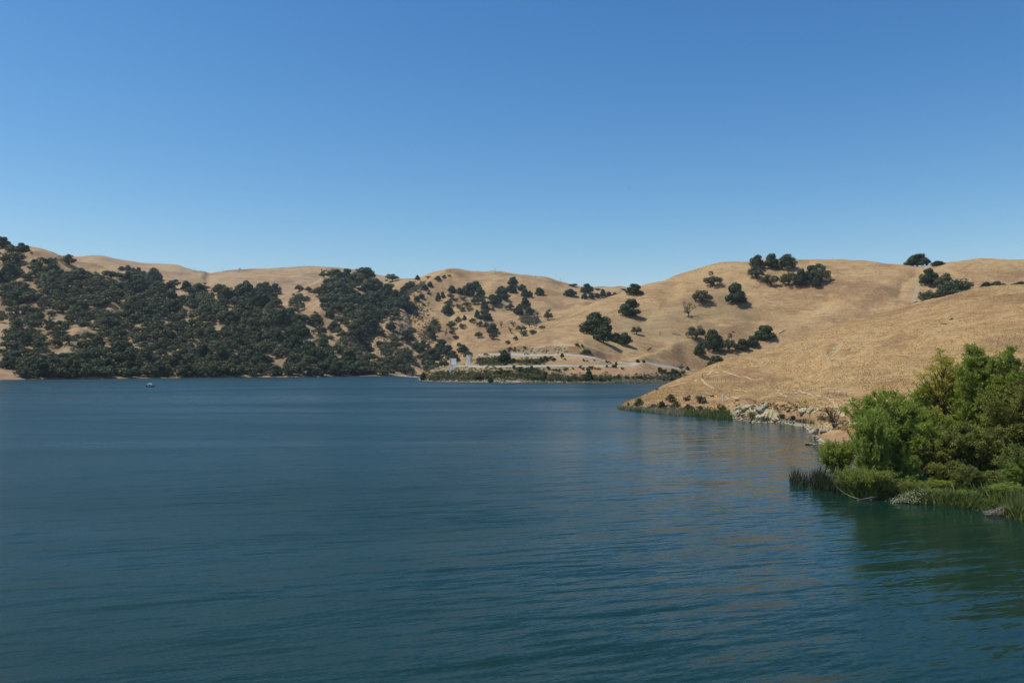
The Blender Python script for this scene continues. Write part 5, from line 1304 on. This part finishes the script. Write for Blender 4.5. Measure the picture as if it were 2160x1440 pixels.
# ------------------------------------------------------------------ willows on the near bank
def make_willow(seed, H, W, stems, limbs, twigs, leaves, leaf_len, leaf_w, skirt=0.12, spread=0.5, pointy=1.0):
    """multi stemmed willow; returns wood mesh builder and leaf arrays"""
    r = np.random.default_rng(seed); rr = random.Random(seed); mb = MB(); TO = []; TD = []
    Rm = W/2
    for s_ in range(stems):
        a = 2*math.pi*s_/stems + rr.uniform(-.4,.4); tipr = Rm*spread*rr.uniform(.35, 1.0); th = H*rr.uniform(.58, 1.0) if s_ else H
        if s_ == 0: tipr *= .25
        pts = []; K = 8
        for k in range(K+1):
            t = k/K; rad = tipr*(t**1.25); z = th*t - 0.3*(k == 0)
            pts.append(Vector((math.cos(a)*rad + .22*math.sin(3*t+s_)*t, math.sin(a)*rad + .22*math.cos(2.3*t+s_)*t, z)))
        mb.tube(pts, [max(.02, .17*(1-k/K)**.8 + .015)*H/11 for k in range(K+1)], 6, cap=False)
        for l in range(limbs):
            t = skirt + (1-skirt)*((l+rr.random())/limbs); k = min(int(t*K), K-1); f = t*K-k; o = pts[k].lerp(pts[k+1], f)
            # envelope: egg shape, widest at 40 per cent
            env = Rm*max(.12, (math.sin(math.pi*min(1, (t*.86+.14)))**.75))*pointy
            b = rr.uniform(0, 2*math.pi); out = Vector((math.cos(b), math.sin(b), 0)); reach = max(.35, env*rr.uniform(.55, 1.05) - (Vector((o.x, o.y, 0)).dot(out)))
            reach = min(reach, Rm*1.1); up = rr.uniform(.6, 1.5)*reach + .5
            e = o + out*reach + Vector((0, 0, min(up, max(.25, (H*1.10-o.z)*rr.uniform(.45, 1.0)))))
            lp = [o, o.lerp(e, .35) + Vector((0,0,.10*reach)), o.lerp(e, .7) + Vector((0,0,.10*reach)), e]
            mb.tube(lp, [.05,.035,.022,.010], 4, cap=False)
            for w_ in range(twigs):
                u = rr.uniform(.2, 1.0); kk = min(int(u*3), 2); q = lp[kk].lerp(lp[kk+1], u*3-kk)
                dirn = ((e-o).normalized()*.7 + Vector((rr.gauss(0,.55), rr.gauss(0,.55), rr.gauss(.45,.45)))).normalized()
                TO.append(q[:]); TD.append((dirn*rr.uniform(.55, 1.25))[:])
    TO = np.array(TO); TD = np.array(TD); n = len(TO); m = leaves
    u = r.random((n, m)); tw = TO[:, None, :] + TD[:, None, :]*u[..., None]; tw[..., 2] -= .35*u**2*np.linalg.norm(TD, axis=1)[:, None]
    tw = tw + r.normal(size=tw.shape)*0.07; c = tw.reshape(-1, 3); dn = np.repeat(TD/np.linalg.norm(TD, axis=1, keepdims=True), m, axis=0)
    ld = dn*.8 + r.normal(size=c.shape)*.55; ld[:, 2] -= .15; ld /= np.linalg.norm(ld, axis=1, keepdims=True)
    sd_ = np.cross(ld, rand_unit(len(c), r)); sd_ /= np.linalg.norm(sd_, axis=1, keepdims=True)+1e-9
    Ln = leaf_len*(.6+.8*r.random(len(c)))[:, None]; Wd = leaf_w*(.7+.6*r.random(len(c)))[:, None]
    V = np.stack([c, c+ld*Ln*.45+sd_*Wd*.5, c+ld*Ln, c+ld*Ln*.45-sd_*Wd*.5], 1).reshape(-1, 3)
    keep = None
    return mb, V, np.arange(len(V)).reshape(-1, 4)
WP = {}
def willow_proto(key, mat, *a, **kw):
    mb, V, F = make_willow(*a, **kw); WP[key] = (trunk_mesh(mb, 'willow_trunk'), mesh_np('willow_leaves', V, F, M[mat]))
#                                   seed H   W   stems limbs twigs leaves len  width
willow_proto('tall', 'willow', 1, 12.0, 6.4, 7, 19, 11, 36, .24, .075, skirt=.15)
willow_proto('feathery', 'willow_pale', 2, 12.0, 5.6, 4, 17, 9, 26, .22, .065, skirt=.2, spread=.4)
willow_proto('broad', 'willow', 3, 9.0, 8.0, 8, 16, 12, 36, .24, .075, skirt=.08, spread=.7)
willow_proto('dark', 'willow_dark', 4, 10.5, 8.0, 7, 16, 13, 36, .22, .085, skirt=.05, spread=.7)
willow_proto('mid', 'willow_dark', 8, 6.4, 6.6, 8, 11, 12, 36, .22, .08, skirt=.04, spread=.8)
willow_proto('midlight', 'willow', 9, 6.4, 6.0, 8, 11, 11, 34, .22, .07, skirt=.04, spread=.8)
willow_proto('bush', 'willow', 5, 3.2, 3.8, 8, 8, 9, 34, .19, .06, skirt=.05, spread=.9)
willow_proto('pale_bush', 'bank_bush', 6, 2.2, 3.8, 8, 7, 9, 36, .17, .055, skirt=.03, spread=.95)
willow_proto('dark_bush', 'willow_dark', 7, 3.4, 4.4, 8, 8, 9, 36, .19, .065, skirt=.05, spread=.9)
SZ = {'mid': (7.2, 6.8), 'midlight': (6.6, 6.8), 'tall': (6.8, 12.3), 'feathery': (6.0, 12.3), 'broad': (8.6, 9.3), 'dark': (8.6, 10.8), 'bush': (4.2, 3.5), 'pale_bush': (4.2, 2.5), 'dark_bush': (4.8, 3.7)}
def willow(key, px, top, d, wpx, label, name='willow_tree', cat='tree', rot=None, foot=None, grp='willows on the near bank'):
    a, _ = ray(px, 900); X = a*d; g = max(ground(X, d, [bank, near]), -.1) if foot is None else foot
    s = d/FOC; ztop = at(px, top, d).z; W0, H0 = SZ[key]; h = (ztop - g)*(random.uniform(1.0, 1.5) if cat == 'bush' and key != 'bush' else 1.0)
    o = link(name, None, loc=(X, d, g-.1), rot=(0, 0, random.uniform(0, 6.28) if rot is None else rot), scale=(wpx*s/W0, wpx*s/W0, h/H0))
    tag(o, label, cat, grp); tm, lm = WP[key]; link('trunk' if cat == 'tree' else 'stems', tm, o); link('crown' if cat == 'tree' else 'foliage', lm, o); return o
for a in [
    ('broad', 1868, 832, 84, 170, 'rounded willow at the left, lower than the tall ones behind it'),
    ('broad', 1840, 872, 80, 110, 'left shoulder of willow foliage nearest the open water'),
    ('midlight', 1925, 890, 82, 130, 'middle willow between the rounded one and the tall ones'),
    ('broad', 1958, 868, 88, 110, 'willow filling the gap between the rounded willow and the feathery one'),
    ('tall', 1950, 815, 93, 70, 'slim willow left of the feathery one, half its height'),
    ('feathery', 1984, 752, 92, 135, 'tall feathery yellowish willow with its stem showing, left of the tall group'),
    ('tall', 2066, 744, 89, 135, 'tallest bright willow in the middle of the tall group'),
    ('tall', 2030, 790, 94, 120, 'tall willow standing between the feathery and the tallest'),
    ('tall', 2124, 748, 87, 110, 'tall willow right of the tallest with a pointed top'),
    ('dark', 2150, 820, 80, 190, 'dark dense tree at the right picture edge in front'),
    ('mid', 2060, 900, 80, 170, 'dark bushy tree in front of the tallest willow'),
    ('mid', 1985, 915, 81, 140, 'dark bushy tree below the feathery willow'),
    ('dark', 2230, 800, 84, 200, 'dark tree beyond the right picture edge')]:
    willow(*a)
for a in [
    ('bush', 1768, 936, 88, 84, 'bright round willow bush standing alone left of the trees'),
    ('pale_bush', 1800, 1000, 79.5, 80, 'pale drooping bush at the left tip of the bank'),
    ('pale_bush', 1840, 1012, 78, 90, 'pale bush at the water right of the tip bush'),
    ('bush', 1895, 1000, 79, 80, 'green bush at the water under the rounded willow'),
    ('pale_bush', 1925, 1018, 77, 70, 'low pale bush left of the white blossom'),
    ('bush', 1985, 1010, 78, 80, 'green bush behind the white blossom'),
    ('bush', 2040, 1034, 73.8, 56, 'small bright round bush at the water right of the blossom'),
    ('dark_bush', 1870, 960, 81, 90, 'dark bush under the rounded willow'),
    ('dark_bush', 2000, 975, 79, 100, 'dark bush under the feathery willow'),
    ('dark_bush', 2085, 1000, 76, 90, 'dark bush right of the small bright one'),
    ('bush', 2120, 1020, 73, 76, 'green bush near the pile of dead brush'),
    ('midlight', 2135, 985, 75, 60, 'light bush standing behind the dead brush pile'),
    ('mid', 2035, 985, 76, 70, 'dark upright bush behind the small bright round one'),
    ('midlight', 1915, 965, 79.5, 60, 'upright green bush under the rounded willow, right side'),
    ('pale_bush', 2150, 1040, 72, 70, 'pale bush above the pile of dead brush'),
    ('dark_bush', 2155, 960, 76, 110, 'dark bush at the right picture edge'),
    ('pale_bush', 1965, 1035, 75.5, 60, 'low green bush between the blossom and the bright round bush'),
    ('pale_bush', 2085, 1050, 72.5, 60, 'low pale bush at the water left of the dead brush'),
    ('bush', 1835, 975, 80, 60, 'light bush leaning out at the left end under the trees')]:
    willow(*a, name='willow_bush', cat='bush', grp='bushes on the near bank')

# low herbs on the bank, blossom, tules, dead wood
r5 = random.Random(8); B = []; 
edge = [(1762, 1036), (1790, 1046), (1830, 1051), (1900, 1054), (1950, 1063), (2050, 1073), (2110, 1085), (2160, 1097)]
for i in range(15000):
    t = r5.uniform(0, 7); k = min(int(t), 6); f = t-k; x = edge[k][0]*(1-f)+edge[k+1][0]*f; y = edge[k][1]*(1-f)+edge[k+1][1]*f - abs(r5.gauss(0, 10)) + 1
    q = on_water(x, y); g = ground(q.x, q.y, [bank]); B.append((q.x, q.y, max(g, 0)-.03))
B = np.array(B); hh = .2 + np.random.default_rng(3).random(len(B))*(0.25 + 2.2*np.clip(vnoise(B[:,0]/0.9, B[:,1]/0.9, 9)-.35, 0, 1))
blades('bank_herbs', B, hh, np.full(len(B), .09), M['bank_green'], .35, 9, 'light green herbs and grass along the bank edge', 'plants')
pts5 = []; q0 = on_water(1945, 1061)
c = np.array([[r5.gauss(0, 1.15), r5.gauss(0, .5)-.2, abs(r5.gauss(0, .45))+.1] for _ in range(2600)]); c[:,2] = np.minimum(c[:,2], 1.3 - .5*abs(c[:,0])); c = c[c[:,2] > 0]
fb_ = link('blossom_bush', None, loc=q0 + Vector((0, .6, 0))); tag(fb_, 'low bush covered in whitish blossom hanging over the water edge', 'bush')
v, f = quads(c, rand_unit(len(c)), np.full(len(c), .05), 1.2); link('blossom', mesh_np('blossom', v, f, M['flower']), fb_)
c2 = c[::2] + rng.normal(size=c[::2].shape)*.12; v, f = quads(c2, rand_unit(len(c2)), np.full(len(c2), .07), 1.5); link('foliage', mesh_np('blossom_foliage', v, f, M['bank_green']), fb_)
mb = MB(); rr = random.Random(6)
for i in range(14): limb(mb, (rr.uniform(-.8,.8), 0, -.1), (rr.uniform(-1.6,1.6), rr.uniform(-.6,.4), rr.uniform(.5,1.2)), .025,.01, rr, n=3)
mb.build('stems', M['bark'], fb_)
reeds('tules', [(1668, 1016), (1690, 1022), (1720, 1028), (1762, 1034)], 420, 6, (0.5, 1.9), .045, M['tule'], 'dark upright tules standing in the water left of the bank', 31, lean=.16)
reeds('tules', [(1715, 1022), (1745, 1030), (1775, 1040)], 620, 8, (0.8, 2.1), .045, M['tule'], 'denser dark tules beside the pale tip bush', 32, lean=.18)
reeds('tules', [(2120, 1078), (2150, 1086), (2180, 1090)], 400, 6, (.8, 1.6), .05, M['reed'], 'green tules behind the dead brush', 33, lean=.15)
def px3(x, y, d): return at(x, y, d)
P = [px3(1812, 1052, 77), px3(1795, 1047, 77.4), px3(1778, 1038, 77.8), px3(1762, 1024, 78), px3(1755, 1010, 78), px3(1757, 1001, 78), px3(1762, 996, 78)]
for _ in range(2):
    P = [P[0]] + [w for a_, b_ in zip(P[:-1], P[1:]) for w in (a_.lerp(b_, .25), a_.lerp(b_, .75))] + [P[-1]]
mb = MB(); mb.tube([p - P[0] for p in P], [.034 - .022*i/len(P) for i in range(len(P))], 6)
tag(mb.build('arching_branch', M['deadwood'], loc=P[0], smooth=True), 'bare pale branch arching out of the water in front of tules', 'branch')
mb = MB(); rr = random.Random(9)
for (x, y, l) in [(1830, 1054, 2.4), (1850, 1052, 1.8), (1885, 1055, 2.2), (1915, 1055, 1.4)]:
    q = on_water(x, y); limb(mb, q + Vector((l*.5, .3, .25)), q + Vector((-l*.5, -.4, -.05)), .05, .02, rr, .05)
tag(mb.build('drift_branches', M['deadwood']), 'thin dead branches dipping into water along the bank', 'branch', kind='stuff')
q = on_water(2130, 1089); db = link('dead_brush_pile', None, loc=q + Vector((0, .5, 0))); tag(db, 'tangled pile of pale dead brush at the water edge, lower right', 'brush pile')
mb = MB(); rr = random.Random(10)
for i in range(150):
    x = rr.uniform(-1.5, 1.5); a = rr.uniform(-.9, .9); L = rr.uniform(.4, 1.3); z = rr.uniform(.02, .55 - .2*abs(x))
    limb(mb, (x-L/2*math.cos(a), rr.uniform(-.5,.4), z), (x+L/2*math.cos(a), rr.uniform(-.5,.4), z+L/2*math.sin(a)*.5), .018,.008, rr, rr.uniform(-.1,.3), n=3, wig=.1)
mb.build('twigs', M['deadwood'], db)

# things that would share a label are told apart by their order from left to right
_by = {}
for o in list(COL.objects):
    if o.parent is None and 'category' in o and 'label' in o and 'kind' not in o: _by.setdefault(o['label'], []).append(o)
for lab, obs in _by.items():
    if 2 <= len(obs) <= 10:
        obs.sort(key=lambda o: proj(o.location.x, o.location.y, o.location.z)[0])
        for i, o in enumerate(obs):
            suf = 'rightmost' if i == len(obs)-1 else ORD[i]
            if len((lab + ' ' + suf).replace(',', ' ').split()) <= 16: o['label'] = lab + ', ' + suf

# ------------------------------------------------------------------ thin summer haze over the lake
hm, hnt, hout = new_mat('thin_haze')
hv = N(hnt, 'ShaderNodeVolumePrincipled', Density=0.000035); hv.inputs['Color'].default_value = (0.72, 0.86, 1.0, 1); hv.inputs['Anisotropy'].default_value = 0.1
hnt.links.new(hv.outputs[0], hout.inputs['Volume'])
tag(MB().box(-2600, 2600, -500, 3700, -40, 380).build('haze', hm), kind='stuff')
